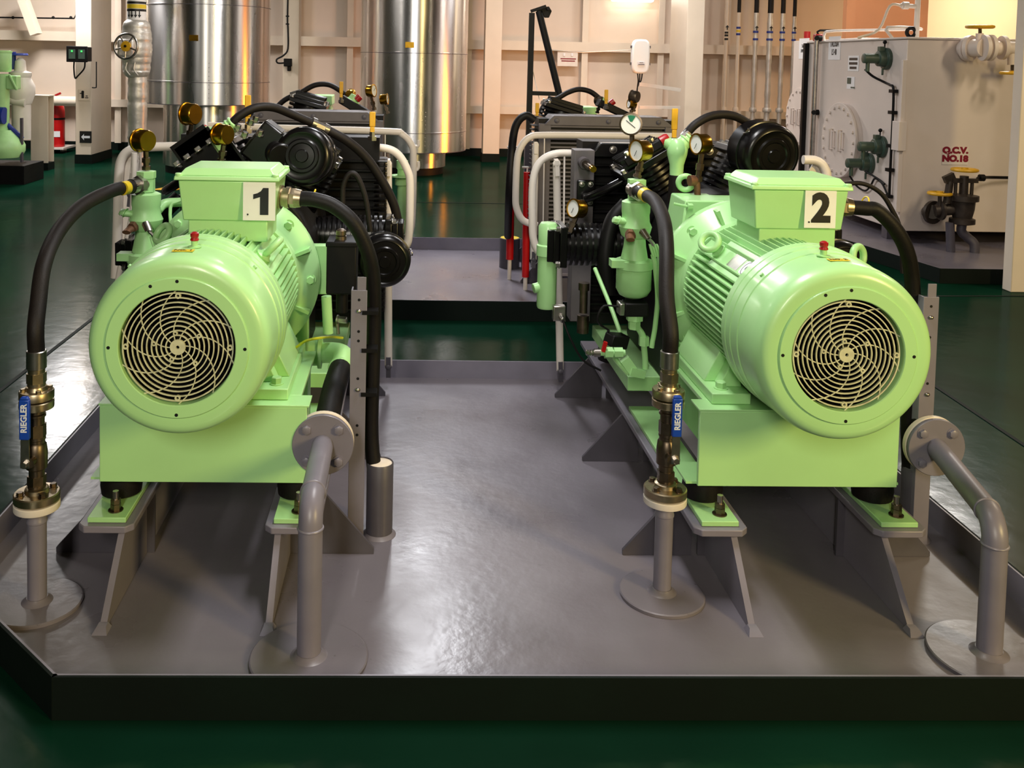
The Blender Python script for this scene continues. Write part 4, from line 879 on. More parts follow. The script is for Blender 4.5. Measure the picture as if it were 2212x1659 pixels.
# ------------------------------------------------------------- clad vessels
def vessel(u, Y, rp, zb, rs, label, seams, plate, name='insulated_tank'):
    c = at(u, 200, Y); c.z = 0.001; R = rp*Y/F; r = thing(name, label, 'tank', c, 'metal clad tanks'); up = (0, 0, 1)
    pr = [(.02, zb), (R-.03, zb), (R, zb+.008)]
    for z in seams: pr += [(R, z-.008), (R+.004, z-.006), (R+.004, z+.006), (R, z+.008)]
    pr += [(R, 4.1)]
    b = MB().lathe(pr, c, up, 96).build('clad_body', CLAD, r, sharp=60)
    MB().lathe([(rs, .10), (rs, zb-.002)], c, up, 72).lathe([(rs+.004, zb-.06), (rs+.004, zb-.05)], c, up, 72).build('clad_skirt', CLAD, r, sharp=60)
    MB().lathe([(rs-.03, 0), (rs-.03, .11)], c, up, 48).build('skirt_foot', BLACKM, r)
    for z in list(seams)+[zb+.01]: MB().lathe([(R-.01, z-.011), (R+.0045, z-.011), (R+.0045, z-.005), (R-.01, z-.005)], c, up, 72).build('seam_band', GREYD, b)
    for s in range(2):
        a = -1.35+s*.9; z = zb+.1
        mb = MB()
        for k in range(9): mb.ball(c+V((math.cos(a)*R, math.sin(a)*R, z+k*.055)), .006, 8)
        mb.build('rivet_seam', STEEL, b)
    p = at(plate[0], plate[1], Y-R*.98); a = math.asin(max(-1, min(1, (p.x-c.x)/R)))
    n = V((math.sin(a), -math.cos(a), 0)); q = V((c.x, c.y, p.z))+n*(R+.002)
    MB().obox(q, (.115, .004, .075), V((-n.y, n.x, 0))).build('name_plate', GOLD, r)
    return r
vessel(449, 12.9, 131, .92, .58, 'large shiny metal clad tank behind the machine numbered 1, left of two', (1.22, 2.21), (419, 82))
vessel(893, 13.1, 115, .33, .46, 'large shiny metal clad tank with orange streak, behind the aisle', (.60, 1.65), (885, 97))
# insulated pipe with handwheel valve
Y = 11.7; c = at(295, 100, Y); up = (0, 0, 1)
r = thing('insulated_pipe', 'silver wrapped vertical pipe with a handwheel valve beside the left clad tank', 'pipe', V((c.x, Y, .001)))
zz = lambda v: at(296, v, Y).z
MB().m(0).cyl((c.x, Y, zz(46)), (c.x, Y, 4.1), .112, n=28).m(1).cyl((c.x, Y, zz(16)), (c.x, Y, zz(10)), .114, n=28).m(2).cyl((c.x, Y, zz(8)), (c.x, Y, zz(2)), .114, n=28).m(1).cyl((c.x, Y, zz(24)), (c.x, Y, zz(20)), .114, n=28)
k = MB().m(0).cyl((c.x, Y, zz(46)), (c.x, Y, 4.1), .112, n=28)
for v0, v1, m in ((9, 4, 1), (19, 10, 2), (25, 20, 1)): k.m(m).cyl((c.x, Y, zz(v1)), (c.x, Y, zz(v0)), .1135, n=28)
k.build('banded_pipe', [PAPER, INK, YTAPE], r)
for a in (-2.2, -1.8, -1.4, -1.0):
    n = V((math.cos(a), math.sin(a), 0)); s = V((-n.y, n.x, 0)); q = V((c.x, Y, zz(32)))+n*.1125
    MB().prism([q+s*x+V((0, 0, z)) for x, z in ((-.006, .04), (.006, .04), (.006, -.005), (.02, -.005), (0, -.04), (-.02, -.005), (-.006, -.005))], n*.002).build('flow_arrow', INK, r)
rr = random.Random(3)
pr = []
for k in range(26):
    t = k/25; base = .15+.035*math.sin(t*PI); pr.append((base*(.85 if k in (0, 25) else 1)+rr.uniform(-.008, .008), zz(165)+(zz(44)-zz(165))*t))
MB().lathe([(.1, zz(168))]+pr+[(.1, zz(42))], (c.x, Y, 0), up, 28).obox((c.x-.06, Y-.16, zz(105)), (.2, .2, .22), (0, 1, 0)).build('wrapped_valve', FOIL, r, bevel=.03)
pr = []
for k in range(40):
    t = k/39; pr.append((.112+rr.uniform(-.007, .007), .12+(zz(165)-.12)*t))
MB().lathe([(.08, .0)]+pr, (c.x+.012, Y, 0), up, 24).build('wrapped_pipe', FOIL, r)
h = at(272, 100, Y-.36); ax_ = V((-.25, -1, .1)).normalized(); x, y, _ = fr(ax_); R = 26*Y/F
hw = MB().m(0).torus(h, ax_, R, .014, 40, 10)
for k in range(5):
    a = k*2*PI/5+.3; d = x*math.cos(a)+y*math.sin(a); hw.cyl(h+d*.03, h+d*R, .010, n=8)
hw.cyl(h, h-ax_*.25, .018, n=12).m(1).lathe([(.062, -.01), (.062, .01), (.03, .014)], h, ax_, 24).m(2).lathe([(.018, .014), (.016, .026)], h, ax_, 6)
hw.build('handwheel', [STEEL, YELLOW, INK], r)
for du in (-10, 6):
    MB().tube([V((c.x+du*.006, Y-.19, zz(135))), V((c.x+du*.006-.01, Y-.2, zz(150))), V((c.x+du*.006+.03, Y-.17, zz(162)))], .008, 8, 4).build('strap', FOIL, r)

# -------------------------------------------------- pillar fittings, far left
Y = 13.4
p = at(172, 117, Y-.12); r = thing('switch_box', 'black switch box with two green lights on the bright pillar at far left', 'switch box', p)
MB().cbox(p, .27, .2, .2).box(p+V((-.145, -.11, -.11)), p+V((.145, -.095, .11))).build('case', BLACKM, r, bevel=.01)
for dx in (-.065, .065):
    MB().cbox(p+V((dx, -.112, 0)), .09, .006, .13).build('window', DGREY, r); MB().cbox(p+V((dx, -.117, .04)), .02, .006, .02).build('green_light', LED, r)
MB().tube([p+V((-.075, 0, -.1)), p+V((-.075, -.01, -.2)), p+V((-.06, -.01, -.33)), p+V((-.02, -.01, -.3)), p+V((.06, 0, -.2)), p+V((.075, 0, -.1))], .011, 8, 6).tube([p+V((.22, .03, -.1)), p+V((.22, .03, -.42)), p+V((.21, .03, -.46)), p+V((.16, .03, -.46))], .008, 8, 2).build('loop_cable', RUBBER, r)
p = at(185, 296, Y-.003+.04); r = thing('arrow_sign', 'black square sign with white left arrow low on the pillar', 'sign', p)
MB().cbox(p, .165, .006, .165).build('sheet', INK, r)
q = p+V((0, -.004, 0))
MB().prism([q+V((a, 0, b)) for a, b in ((-.062, 0), (-.02, .045), (-.026, .016), (.06, .016), (.06, -.016), (-.026, -.016), (-.02, -.045))], (0, .002, 0)).build('arrow', LETW, r)
p = at(182, 205, Y+.04); r = thing('pictogram_sign', 'faded white sign with fire extinguisher pictogram on the pillar', 'sign', p)
MB().cbox(p, .16, .005, .16).build('sheet', CREAMW, r)
q = p+V((-.02, -.003, 0)); MB().lathe([(.02, 0), (.02, .002)], q+V((0, 0, .04)), (0, -1, 0), 12).cbox(q+V((0, -.001, -.01)), .035, .002, .075).cbox(q+V((-.02, -.001, .02)), .04, .002, .012).cbox(q+V((.055, -.001, -.015)), .03, .002, .012).cbox(q+V((.055, -.001, -.04)), .045, .002, .012).build('pictogram', INK, r)
# fire extinguisher
b = at(122, 316, 14.9); r = thing('fire_extinguisher', 'red fire extinguisher standing by the short cream post', 'fire extinguisher', b); R = .125
MB().lathe([(R*.95, 0), (R, .02), (R, .55), (R*.9, .62), (R*.55, .68), (R*.3, .70)], b, up, 28).build('body', RED, r)
MB().lathe([(R*.3, .70), (R*.3, .74), (R*.4, .75), (R*.4, .77)], b, up, 16).obox(b+V((.0, 0, .80)), (.15, .03, .03), (1, 0, .45)).build('valve_head', REDK, r)
MB().tube([b+V((-.03, -.03, .76)), b+V((-.10, -.06, .70)), b+V((-.13, -.06, .5)), b+V((-.13, -.06, .2))], .014, 8, 6).build('hose', RUBBER, r)
MB().lathe([(R+.004, .42), (R+.004, .45)], b, up, 28).build('strap', BLACKM, r)
MB().obox(b+V((.05, -R*.93, .20)), (.09, .004, .09), (1, .3, 0)).build('label_sheet', PAPER, r)
r = thing('wall_shelf', 'small white shelf under the fire extinguisher', 'shelf', b-V((0, 0, .03)))
MB().cbox(b+V((0, .1, -.02)), .34, .55, .03).cbox(b+V((0, .3, -.09)), .03, .2, .12).build('board', WHITE, r)
# short post
p = at(85, 355, 12.6); p.z = 0; r = thing('steel_post', 'short cream steel post beside the fire extinguisher', 'post', p); zt = at(84, 206, 12.6).z
w = .11
MB().box(p+V((-w, 0, .1)), p+V((w, .02, zt-.012))).box(p+V((-w, .2, .1)), p+V((w, .22, zt-.012))).box(p+V((-.012, .02, .1)), p+V((.012, .2, zt-.012))).box(p+V((-w-.01, -.01, zt-.012)), p+V((w+.01, .23, zt))).build('post', CREAMW, r)
MB().box(p+V((-w-.005, -.005, 0)), p+V((w+.005, .225, .1))).build('foot_band', DGREEN, r)
r = tag(MB().cyl(at(-60, 214, 14.7), at(172, 219, 14.7), .075, n=20).build('white_pipe', CREAMW), 'white horizontal pipe behind the fire extinguisher', 'pipe')
mb = MB().tube([at(-40, 37, 15.2), at(160, 40, 15.2), at(168, 25, 14.6), at(166, 0, 14.6), at(163, -60, 14.6)], .012, 8, 1)
for u in (28, 76, 115, 153): mb.ball(at(u, 38, 15.2), .025, 10)
tag(mb.build('wall_cable', RUBBER), 'black cable with clips along the wall at the top left', 'cable')
mb = MB().tube([at(623, -60, 14.5), at(621, 40, 14.5), at(622, 60, 14.5), at(622, 105, 14.5), at(612, 120, 14.5), at(598, 128, 14.5), at(600, 136, 14.5), at(615, 136, 14.5)], .013, 8, 4)
r = tag(mb.build('pillar_cable', RUBBER), 'black cable hanging down the pillar between the clad tanks', 'cable')
p = at(622, 135, 14.5); r = thing('wall_socket', 'small black socket on the pillar between the clad tanks', 'socket', p)
MB().cbox(p, .12, .1, .12).cyl(p+V((.02, 0, -.05)), p+V((.02, 0, -.13)), .03, n=12).build('case', BLACKM, r, bevel=.01)
for v in (35, 52): MB().cbox(at(621, v, 14.5), .05, .03, .02).build('cable_clip', BLACKM, r)
# green pump at the left edge
Y = 11.3
def q(u, v, y=Y): return at(u, v, y)
b = q(0, 360); b.z = .001; r = thing('pump', 'mint green vertical pump cut by the left edge of the view', 'pump', b)
k = MB().cyl(q(2, 300), q(4, 160), .09, n=24).lathe([(.10, 0), (.115, .02), (.115, .22), (.1, .25)], q(3, 155), up, 24).lathe([(.06, 0), (.12, .03), (.12, .05)], q(3, 119), up, 24).lathe([(.2, -.02), (.24, .05), (.24, .12), (.2, .2), (.1, .3)], q(8, 335), up, 28)
k.build('pump_body', MINT2, r)
MB().cbox(q(29, 178), .13, .12, .16).obox(q(28, 178, Y-.07), (.2, .02, .03), (.3, 0, -.6)).build('junction_box', MINT, r, bevel=.01)
MB().cyl(q(0, 255), q(48, 300), .03, n=10).cyl(q(-30, 248, Y-.1), q(10, 250, Y-.1), .1, n=16).build('lower_handwheel', BLUET, r)
MB().box(V((b.x-.5, Y-.1, 0)), V((b.x+.32, Y+.5, .22))).build('pump_base', BLACKM, r)
MB().box(q(43, 255, Y-.05), q(51, 350, Y)).build('support', GREYD, r)
b = q(35, 200, Y+.4); r = thing('globe_valve', 'cream globe valve with dark blue handwheel by the mint pump', 'valve', b); yy = Y+.4
MB().lathe([(.13, -.22), (.17, -.1), (.17, .0), (.12, .1), (.13, .12), (.13, .16), (.07, .18), (.06, .3), (.02, .34)], q(44, 185, yy), up, 24).cyl(q(0, 212, yy-.1), q(55, 222, yy-.1), .05, n=16).cyl(q(46, 300, yy), q(46, 210, yy), .11, n=20).build('valve_body', WHITE, r)
MB().cyl(q(29, 150, yy), q(29, 112, yy), .03, n=12).lathe([(.16, 0), (.17, .01), (.16, .03), (.05, .03)], q(29, 120, yy), up, 28).build('handwheel', BLUET, r)
# yellow marking on the deck
a = atz(352, 408, .004); tag(MB().prism([a+V((x, y, 0)) for x, y in ((-.12, -.10), (.16, -.10), (.26, .12), (-.02, .12))], (0, 0, .002)).build('floor_marking', YELLOW), 'yellow painted mark on the dark green floor behind machine 1', 'marking')

# --------------------------------------------- wall items, centre and right
Y = 9.1
r = thing('lifting_frame', 'black steel A frame with pulley plate against the cream wall', 'frame', at(1143, 480, Y))
fx = lambda u, v: at(u, v, Y)
b = fx(1141, 300); b.z = .002
MB().obox((b+fx(1149, 28))/2, ((fx(1149, 28)-b).length, .05, .05), fx(1149, 28)-b).build('upright', BLACKM, r)
MB().cyl(fx(1210, 212), fx(1164, 24), .033, n=16).build('slanted_tube', BLACKM, r)
MB().obox((fx(1144, 201)+fx(1206, 203))/2, (.28, .045, .04), fx(1206, 203)-fx(1144, 201)).build('cross_bar', BLACKM, r)
MB().obox((fx(1148, 24)+fx(1178, 14))/2, (.15, .06, .03), fx(1178, 14)-fx(1148, 24)).prism([fx(1160, 16), fx(1186, 14), fx(1192, 24), (fx(1186, 38)), fx(1177, 38), fx(1172, 28), fx(1160, 30)], (0, .04, 0)).lathe([(.014, -.01), (.014, .02)], fx(1184, 20)-V((0, .01, 0)), (0, -1, 0), 12).build('pulley_plate', BLACKM, r, bevel=.002)
tag(MB().tube([fx(1142, 108), fx(1146, 130), fx(1165, 215)], .004, 6, 3).tube([fx(1192, 108), at(1260, 113, 12), at(1362, 108, 13.2)], .006, 6, 3).build('white_line', WHITE), 'thin white line tied from the black frame across to the white light', 'cord')
p = at(1226, 127, 15.3); r = thing('notice_sheet', 'translucent notice with dark red lines on the cream wall behind the black frame', 'notice', p)
MB().cbox(p, .33, .01, .24).build('sheet', WHITE, r); MB().cbox(p+V((0.01, -.007, .0)), .25, .003, .018).cbox(p+V((0.01, -.007, -.035)), .22, .003, .018).build('printed_line', MAROON, r)
for du in (-7, 10): MB().cbox(at(1226+du, 118, 15.285), .03, .004, .05).build('tape', PAPER, r)
Y = 12.9; p = at(1385, 122, Y); r = thing('emergency_light', 'white oval emergency light on a slim stand before the wall', 'light', p)
w, h_ = .125, .235; pts = []
for k in range(32):
    a = 2*PI*k/32; ca, sa = math.cos(a), math.sin(a)
    pts.append(p+V((w*math.copysign(abs(ca)**.55, ca), 0, h_*math.copysign(abs(sa)**.45, sa))))
MB().prism(pts, (0, .11, 0)).build('cover', LAMPW, r, bevel=.025, seg=3)
for dx in (-1, 1):
    for dz in (-.1, .13): MB().cbox(p+V((dx*.125, .05, dz)), .02, .05, .035).build('clip', GREYD, r)
MB().cbox(p+V((0, -.003, -.095)), .1, .004, .05).build('label_sheet', LETW, r)
MB().cbox(p+V((.005, -.006, -.108)), .085, .002, .009).cbox(p+V((.005, -.006, -.082)), .05, .002, .006).build('printed_line', GREYD, r)
mb = MB()
for dx in (-.03, 0, .035): mb.tube([p+V((dx, .05, -.23)), p+V((dx*.6, .05, -.33)), p+V((-.025, .05, -.42)), p+V((-.03, .05, -.55))], .009, 8, 4)
mb.build('wiring', RUBBER, r)
MB().cyl(p+V((-.03, .05, -.5)), V((p.x-.03, Y+.05, .002)), .022, n=12).obox(at(1425, 188, Y+.1), (.62, .05, .05), (1, .2, -.12)).obox(at(1425, 232, Y+.1), (.6, .04, .04), (1, .2, 0)).build('stand', WHITE, r)
# wall lamp
p = at(1366, -6, 15.3); r = thing('wall_lamp', 'glowing strip lamp high on the cream wall at the top edge', 'lamp', p)
MB().cbox(p+V((0, .06, .05)), .78, .1, .12).build('housing', WHITE, r); MB().cbox(p+V((0, -.01, -.03)), .68, .12, .09).build('diffuser', LAMP, r, bevel=.03)
# row of vertical wall pipes
for k, (u0, u1, wpx, blk) in enumerate(((1570, 1565, 7, 0), (1598, 1588, 8, 1), (1636, 1625, 10, 1), (1668, 1654, 12, 1), (1694, 1682, 10, 1), (1718, 1708, 8, 1))):
    Y = 14.9; a = at(u0, -40, Y); b = at((u0+u1)/2-1, 285, Y); b.z = .14; a.x = b.x = at((u0+u1)/2, 120, Y).x; R = wpx*Y/F/2
    names = ('leftmost of the six, plain cream', 'second from left, yellow and blue bands', 'third from the left, wrapped in white', 'fourth from the left and thickest', 'fifth from the left', 'last by the standing tanks')
    r = thing('wall_pipe', 'thin banded pipe on the cream wall, %s' % names[k], 'pipe', b, 'row of vertical pipes on the wall')
    zb = at(1640, 28 if k < 5 else 34, Y).z
    if blk: MB().cyl((a.x, Y, zb), (a.x, Y, 4.1), R, n=14).build('bare_end', RUBBER, r)
    pr = [(R*(1+(.12*rr.uniform(-1, 1) if k > 1 else 0)), t) for t in [b.z+j*(((zb if blk else 4.1)-b.z)/30) for j in range(31)]]
    MB().lathe(pr, (a.x, Y, 0), up, 14).lathe([(R*1.5, at(1640, 238, Y).z-.03), (R*1.7, at(1640, 238, Y).z), (R*1.4, at(1640, 238, Y).z+.04)], (a.x, Y, 0), up, 14).build('wrapped_pipe', FOIL if k > 1 else CREAMW, r)
    for v, m in (((72, INK), (78, INK), (86, INK)) if k == 0 else ((61, BLUET), (68, YTAPE), (75, BLUET)) if k == 1 else ((69, BLUET), (85, BLUET))):
        z = at(1640, v, Y).z; MB().cyl((a.x, Y, z-.016), (a.x, Y, z+.016), R*1.16, n=14).build('band', m, r)
    z = at(1640, 62, Y).z
    if k != 1: MB().prism([V((a.x+x, Y-R*1.2-.003, z+zz_)) for x, zz_ in ((-.008, -.03), (.008, -.03), (.008, .01), (.03, .01), (0, .045), (-.03, .01), (-.008, .01))], (0, .003, 0)).build('flow_arrow', INK, r)

# --------------------------------------------------- standing tanks, right
tray([(3.62, 8.35), (3.9, 6.75), (6.6, 6.75), (6.6, 13), (3.62, 13)], 'brown grey tray with dark green coaming under the standing tanks on the right', .11)
XT = 4.345; ya, yb_ = 8.2, 10.25; zb, zt = .13, 1.82
r = thing('storage_tank', 'large cream rectangular tank with red Q.C.V. sign on its front', 'tank', (5.5, 9.2, .13))
MB().box((XT, ya, zb), (XT+3, yb_, zt)).box((XT-.02, ya-.02, zt-.0), (XT+3.02, yb_+.02, zt+.02)).build('shell', TANKP, r, bevel=.008)
for px_, py_ in ((XT, ya+.2), (XT, yb_-.3), (XT+2.8, ya+.2)): MB().box((px_, py_, .022), (px_+.1, py_+.1, zb)).build('support_leg', GREYD, r)
def manhole(c, R, parent, bolts=20):
    m = MB().lathe([(R, 0), (R, .05), (R*1.02, .052), (R*1.02, .075), (.01, .075)], c, (-1, 0, 0), 48)
    m = m.build('manhole_cover', TANKP, parent, bevel=.003)
    for k in range(bolts):
        a = k*2*PI/bolts; p = c+V((-.075, math.cos(a)*R*.9, math.sin(a)*R*.9)); MB().hexb(p, (-1, 0, 0), .016, .016).build('cover_bolt', TANKP, m)
    for s in (-.33, .2):
        p = c+V((-.075, -s*R, -.0)); MB().tube([p+V((0, 0, R*.28)), p+V((-.035, 0, R*.28)), p+V((-.035, 0, -R*.28)), p+V((0, 0, -R*.28))], .011, 8, 1).tube([p+V((0, -.055, R*.22)), p+V((-.03, -.055, R*.22)), p+V((-.03, -.055, -R*.22)), p+V((0, -.055, -R*.22))], .009, 8, 1).build('grip', TANKP, m)
cm = atx(1826, 303, XT); manhole(cm, .365, r)
def fx_(u, v): return atx(u, v, XT)
p = fx_(1756, 190); MB().box((XT-.05, yb_-.02, .3), (XT-.005, yb_+.03, zt)).build('black_edge_strip', BLACKM, r)
yy = fx_(1770, 190).y; MB().cyl((XT-.05, yy, .3), (XT-.05, yy, fx_(1770, 85).z), .025, n=12).build('sight_glass', STEEL, r)
for v in (83, 243): MB().cyl((XT-.05, yy, fx_(1770, v).z), (XT, yy, fx_(1770, v).z), .03, n=12).cyl((XT-.07, yy-.05, fx_(1770, v).z), (XT-.03, yy+.05, fx_(1770, v).z), .025, n=10).build('sight_cock', BLACKM, r)
yy = fx_(1955, 200).y; MB().box((XT-.04, yy-.02, .3), (XT, yy+.02, fx_(1955, 130).z)).box((XT-.07, yy-.06, fx_(1950, 325).z), (XT, yy+.06, fx_(1950, 262).z)).build('thermometer_rail', TANKP, r, bevel=.003)
for u, v in ((1917, 127), (1907, 317), (1880, 353)):
    p = fx_(u, v); k = MB().lathe([(.10, 0), (.10, .03), (.075, .035), (.07, .09), (.045, .095), (.045, .22), (.035, .225)], p, (-1, 0, 0), 24).obox(p+V((-.06, 0, .085)), (.05, .05, .05), (1, 0, 0)).cyl(p+V((-.18, 0, -.03)), p+V((-.18, 0, -.12)), .018, n=10).cyl(p+V((-.04, 0, -.09)), p+V((-.04, 0, -.15)), .01, n=8)
    k = k.build('level_transmitter', DGREY, r, bevel=.003); MB().ball(p+V((-.03, 0, .15)), .018, 12).cyl(p+V((-.03, 0, .1)), p+V((-.03, 0, .14)), .006, n=8).build('knob', BLACKM, k)
mb = MB(); o = V((-.03, 0, 0))
mb.tube([fx_(1903, 150)+V((-.15, 0, 0)), fx_(1906, 165)+o*3, fx_(1918, 178)+o, fx_(1930, 184)+o, fx_(1937, 192)+o, fx_(1936, 250)+o, fx_(1932, 330)+o, fx_(1928, 425)+o], .011, 8, 5)
mb.tube([fx_(1862, 380)+o*4, fx_(1864, 402)+o*2, fx_(1876, 412)+o, fx_(1888, 400)+o, fx_(1897, 386)+o, fx_(1912, 396)+o, fx_(1924, 420)+o], .009, 8, 5)
mb.tube([fx_(1890, 370)+o*3, fx_(1906, 388)+o, fx_(1918, 398)+o], .009, 8, 4)
for u, v in ((1937, 197), (1935, 243), (1932, 315), (1929, 367), (1926, 424)): mb.cbox(fx_(u, v)+o, .05, .07, .03)
mb.build('sensor_cable', BLACKM, r)
def sheet_x(u, v, w, h, lines, size, m, lab, bg=PAPER, X=XT, sx=.6):
    p = atx(u, v, X)+V((-.002, 0, 0)); s = thing('sign_sheet', lab, 'sign', p)
    if bg: MB().cbox(p, .003, w, h).build('sheet', bg, s)
    if lines: text(lines, size, p+V((-.003, 0, 0)), FACEX, m, s, bold=size*.02, sx=sx)
    return s
sheet_x(1803, 104, .27, .24, 'TALUSIA\nLS 40', .085, INK, 'white sheet reading TALUSIA LS 40 on the cream tank side')
s = sheet_x(1844, 137, .22, .15, '', .034, INK, 'three small lines of black lettering on the cream tank side')
for dz, w_ in ((.043, .17), (0, .17), (-.043, .14)): MB().cbox(s.location+V((-.003, 0, dz)), .002, w_, .024).build('printed_line', INK, s)
s = sheet_x(1838, 179, .16, .12, '', .06, DGREY, 'small worn grey marking above the round manhole cover')
MB().cbox(s.location+V((-.003, .03, .02)), .002, .08, .06).cbox(s.location+V((-.003, -.05, -.045)), .002, .08, .014).build('worn_mark', DGREY, s)
# second tank behind
r = thing('storage_tank', 'narrow strip of a second cream tank with manhole behind the Q.C.V. tank', 'tank', (5.5, 11.4, .13))
X2 = 5.0
MB().box((X2, 10.42, zb), (X2+3, 12.27, zt+.08)).build('shell', TANKP, r, bevel=.008)
manhole(V((X2, 11.88, .93)), .36, r, 18)
sheet_x(1737, 105, .30, .26, 'TALUSIA\nUNIVERSAL', .06, INK, 'white sheet on the second tank, half hidden behind the black strip', X=X2)
MB().cyl((X2+.1, 12.1, zt+.08), (X2+.1, 12.1, zt+.2), .04, n=14).build('red_vent', REDK, r)
for y in (10.7, 12.1): MB().box((X2, y, .022), (X2+.1, y+.1, zb)).build('support_leg', GREYD, r)
# Q.C.V. sign, valves and pipes on the front of the tank
fy_ = lambda u, v, dy=0: at(u, v, ya-dy)
p = fy_(2063, 337, .004); s = thing('sign_sheet', 'pinkish sheet reading Q.C.V. NO.18 in dark red on the tank front', 'sign', p)
MB().cbox(p, .23, .003, .155).build('sheet', WHITE, s)
text('Q.C.V.\nNO.18', .073, p+V((0, -.003, .012)), FACING, MAROON, s, bold=.0055, sx=1.12)
def wheel(c, R, parent, m=YELLOW, ax_=(0, 0, 1)):
    c = V(c); x, y, _ = fr(ax_); w_ = MB().torus(c, ax_, R, .014, 32, 8)
    for k in range(3):
        d = x*math.cos(k*2*PI/3)+y*math.sin(k*2*PI/3); w_.cyl(c, c+d*R, .01, n=8)
    return w_.lathe([(.025, -.015), (.025, .02)], c, ax_, 12).build('handwheel', m, parent)
c = fy_(2080, 440, .35); r = thing('shutoff_valve', 'dark bronze shutoff valve with yellow handwheel under the Q.C.V. sign', 'valve', c)
cc = lambda v: V((c.x, c.y, fy_(2080, v, .35).z))
MB().lathe([(.06, 0), (.10, .01), (.10, .05), (.075, .06), (.09, .13), (.095, .2), (.12, .205), (.12, .25), (.06, .26)], cc(485)-V((0, 0, .0)), up, 24).cyl(cc(430), cc(380), .035, n=14).cyl(cc(390)+V((-.07, 0, 0)), cc(432)+V((-.07, 0, 0)), .014, n=10).cyl(cc(390)+V((.07, 0, 0)), cc(432)+V((.07, 0, 0)), .014, n=10).obox(cc(390), (.22, .05, .035), (1, 0, 0)).build('valve_body', DKBRONZE, r)
wheel(cc(367), .095, r)
MB().cyl(cc(392)+V((-.12, 0, 0)), cc(440)+V((-.14, 0, 0)), .03, n=12).obox(cc(385)+V((-.13, 0, 0)), (.09, .04, .06), (.8, 0, .4)).build('closing_cylinder', DKBRONZE, r)
MB().cyl(cc(450)+V((0, 0, 0)), fy_(2020, 455, .30), .05, n=16).lathe([(.08, 0), (.08, .02)], fy_(2030, 455, .32), (1, 0, 0), 20).cyl(fy_(2015, 458, .25), fy_(2005, 458, -.01), .06, n=18).lathe([(.1, 0), (.1, .03)], fy_(2012, 458, .2), (.3, -1, 0), 22).build('inlet_branch', DKBRONZE, r)
wheel(fy_(2030, 418, .32), .085, r); MB().cyl(fy_(2030, 418, .32), fy_(2030, 450, .32), .016, n=10).build('spindle', DKBRONZE, r)
e = fy_(2052, 575, .35); e.z = .022; MB().cyl(e, fy_(2052, 480, .35), .035, n=16).build('drop_pipe', GREYD, r)
MB().tube([cc(485), cc(500), cc(512)+V((.05, 0, 0)), cc(525)+V((.10, -.02, 0)), cc(545)+V((.11, -.02, 0)), V((c.x+.11, c.y-.02, .022))], .038, 14, 5).build('drop_pipe', GREYD, r)
MB().cyl(fy_(2060, 550, .4), fy_(2115, 552, .4), .012, n=8).cyl(cc(552)+V((.11, -.02, 0)), cc(552)+V((.11, -.08, 0)), .02, n=10).build('small_cock', BRASS, r)
tag(MB().tube([cc(388)+V((.11, 0, 0)), fy_(2115, 384, .3), fy_(2135, 383, .1), fy_(2190, 384, .05)], .013, 8, 4).lathe([(.03, -.01), (.03, .03)], fy_(2118, 384, .3), (1, 0, 0), 10).build('air_line', BLACKM), 'thin dark tube from the bronze valve along the tank front', 'pipe')
# pipe with two wheels at the top right
p = fy_(2075, 108, .0); r = thing('valve_pipe', 'cream valve and pipe with yellow handwheels high on the tank front', 'valve', p)
a = fy_(2095, 105, .28)
MB().lathe([(.07, 0), (.07, .05), (.11, .052), (.11, .08), (.07, .082)], fy_(2078, 105, 0), (.35, -1, 0), 24).lathe([(.11, 0), (.11, .03)], fy_(2092, 104, .15), (.6, -1, 0), 24).cyl(fy_(2092, 104, .15), fy_(2125, 103, .30), .075, n=20).lathe([(.11, 0), (.11, .03), (.08, .031), (.08, .05), (.11, .051), (.11, .08)], fy_(2122, 103, .30), (1, -.1, 0), 24).cyl(fy_(2130, 103, .30), fy_(2230, 107, .34), .06, n=20).lathe([(.1, 0), (.1, .03)], fy_(2162, 103, .32), (1, -.1, 0), 24).cyl(fy_(2116, 100, .25), fy_(2116, 72, .25), .03, n=14).cyl(fy_(2186, 105, .33), fy_(2186, 140, .33), .035, n=14).build('pipe_run', TANKP, r)
wheel(fy_(2117, 58, .25), .10, r); MB().cyl(fy_(2117, 58, .25), fy_(2117, 75, .25), .014, n=8).build('spindle', BRONZE, r)
wheel(fy_(2187, 158, .33), .085, r); MB().cyl(fy_(2187, 158, .33), fy_(2187, 140, .33), .014, n=8).build('spindle', BRONZE, r)
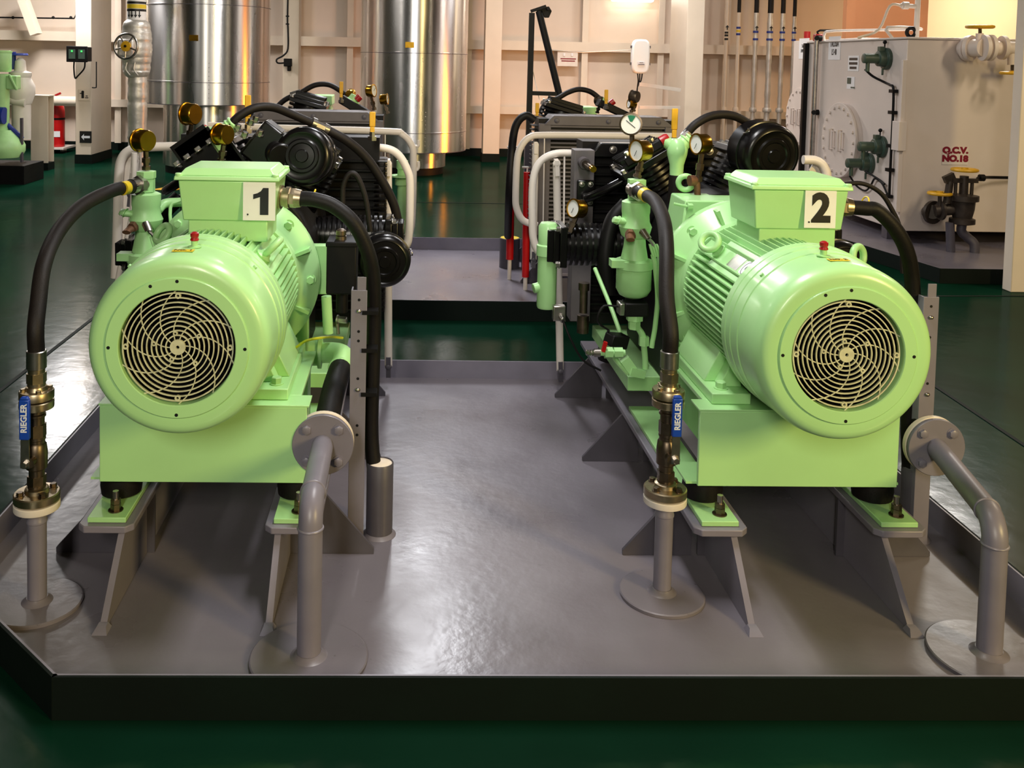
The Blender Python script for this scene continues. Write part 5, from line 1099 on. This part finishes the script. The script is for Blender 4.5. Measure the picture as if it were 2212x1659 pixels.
# things on top of the tank
r = thing('vent_pipe', 'bright white upright pipe with a fitting standing on the tank top', 'pipe', (fy_(1980, 60, -.5).x, ya+.5, zt+.02))
x_ = r.location.x
MB().cyl((x_, ya+.5, zt+.02), (x_, ya+.5, 4.1), .024, n=14).cyl((x_-.02, ya+.5, fy_(1980, 14, -.5).z), (x_-.16, ya+.5, fy_(1960, 12, -.5).z), .02, n=12).lathe([(.035, 0), (.035, .05)], (x_-.14, ya+.5, fy_(1960, 12, -.5).z), (1, 0, 0), 12).build('pipe', WHITE, r)
MB().torus((x_-.05, ya+.5, zt+.08), (0, 1, 0), .04, .018, 20, 8).build('black_ring', BLACKM, r)
tag(MB().tube([V((XT+.1, yb_-.15, zt+.021)), V((XT+.1, yb_-.15, zt+.1)), V((XT+.15, yb_-.3, zt+.13)), V((XT+.5, ya+.7, zt+.12)), V((x_-.3, ya+.45, zt+.12)), V((x_-.25, ya+.45, zt+.022))], .014, 10, 3).build('top_tube', WHITE), 'thin white tube running along the tank top edge', 'pipe')
tag(MB().tube([V((x_-.15, ya+.5, fy_(1960, 12, -.5).z)), V((x_-.25, ya+.52, zt+.32)), V((x_-.33, ya+.55, zt+.1)), V((x_-.5, ya+.6, zt+.022))], .012, 10, 4).build('curved_tube', CREAMW), 'curved cream tube bending down from the white upright pipe', 'pipe')
r = thing('lever_cock', 'small red and black lever valve at the far corner of the tank top', 'valve', (XT+.06, yb_-.08, zt+.02))
MB().box((XT+.02, yb_-.12, zt+.021), (XT+.1, yb_-.04, zt+.1)).build('valve_body', REDK, r, bevel=.01)
MB().tube([V((XT+.06, yb_-.08, zt+.1)), V((XT+.08, yb_-.08, zt+.14)), V((XT+.4, yb_-.1, zt+.14))], .012, 8, 2).build('lever', BLACKM, r)
r = thing('partition_panel', 'orange lit steel partition rising behind the tank top', 'panel', (x_+.5, 11.0, .02))
x0 = at(1905, 30, 11.6).x
MB().box((x0, 12.6, .022), (x0+1.05, 12.66, 4.1)).box((x0+.95, 12.55, .022), (x0+1.1, 12.6, 4.1)).box((x0, 12.55, .022), (x0+.12, 12.6, 4.1)).build('panel', ORANGE, r)
SC.view_settings.view_transform = 'Standard'; SC.view_settings.look = 'None'; SC.view_settings.exposure = 0; SC.view_settings.gamma = 1
try: SC.view_settings.use_curve_mapping = False
except Exception: pass
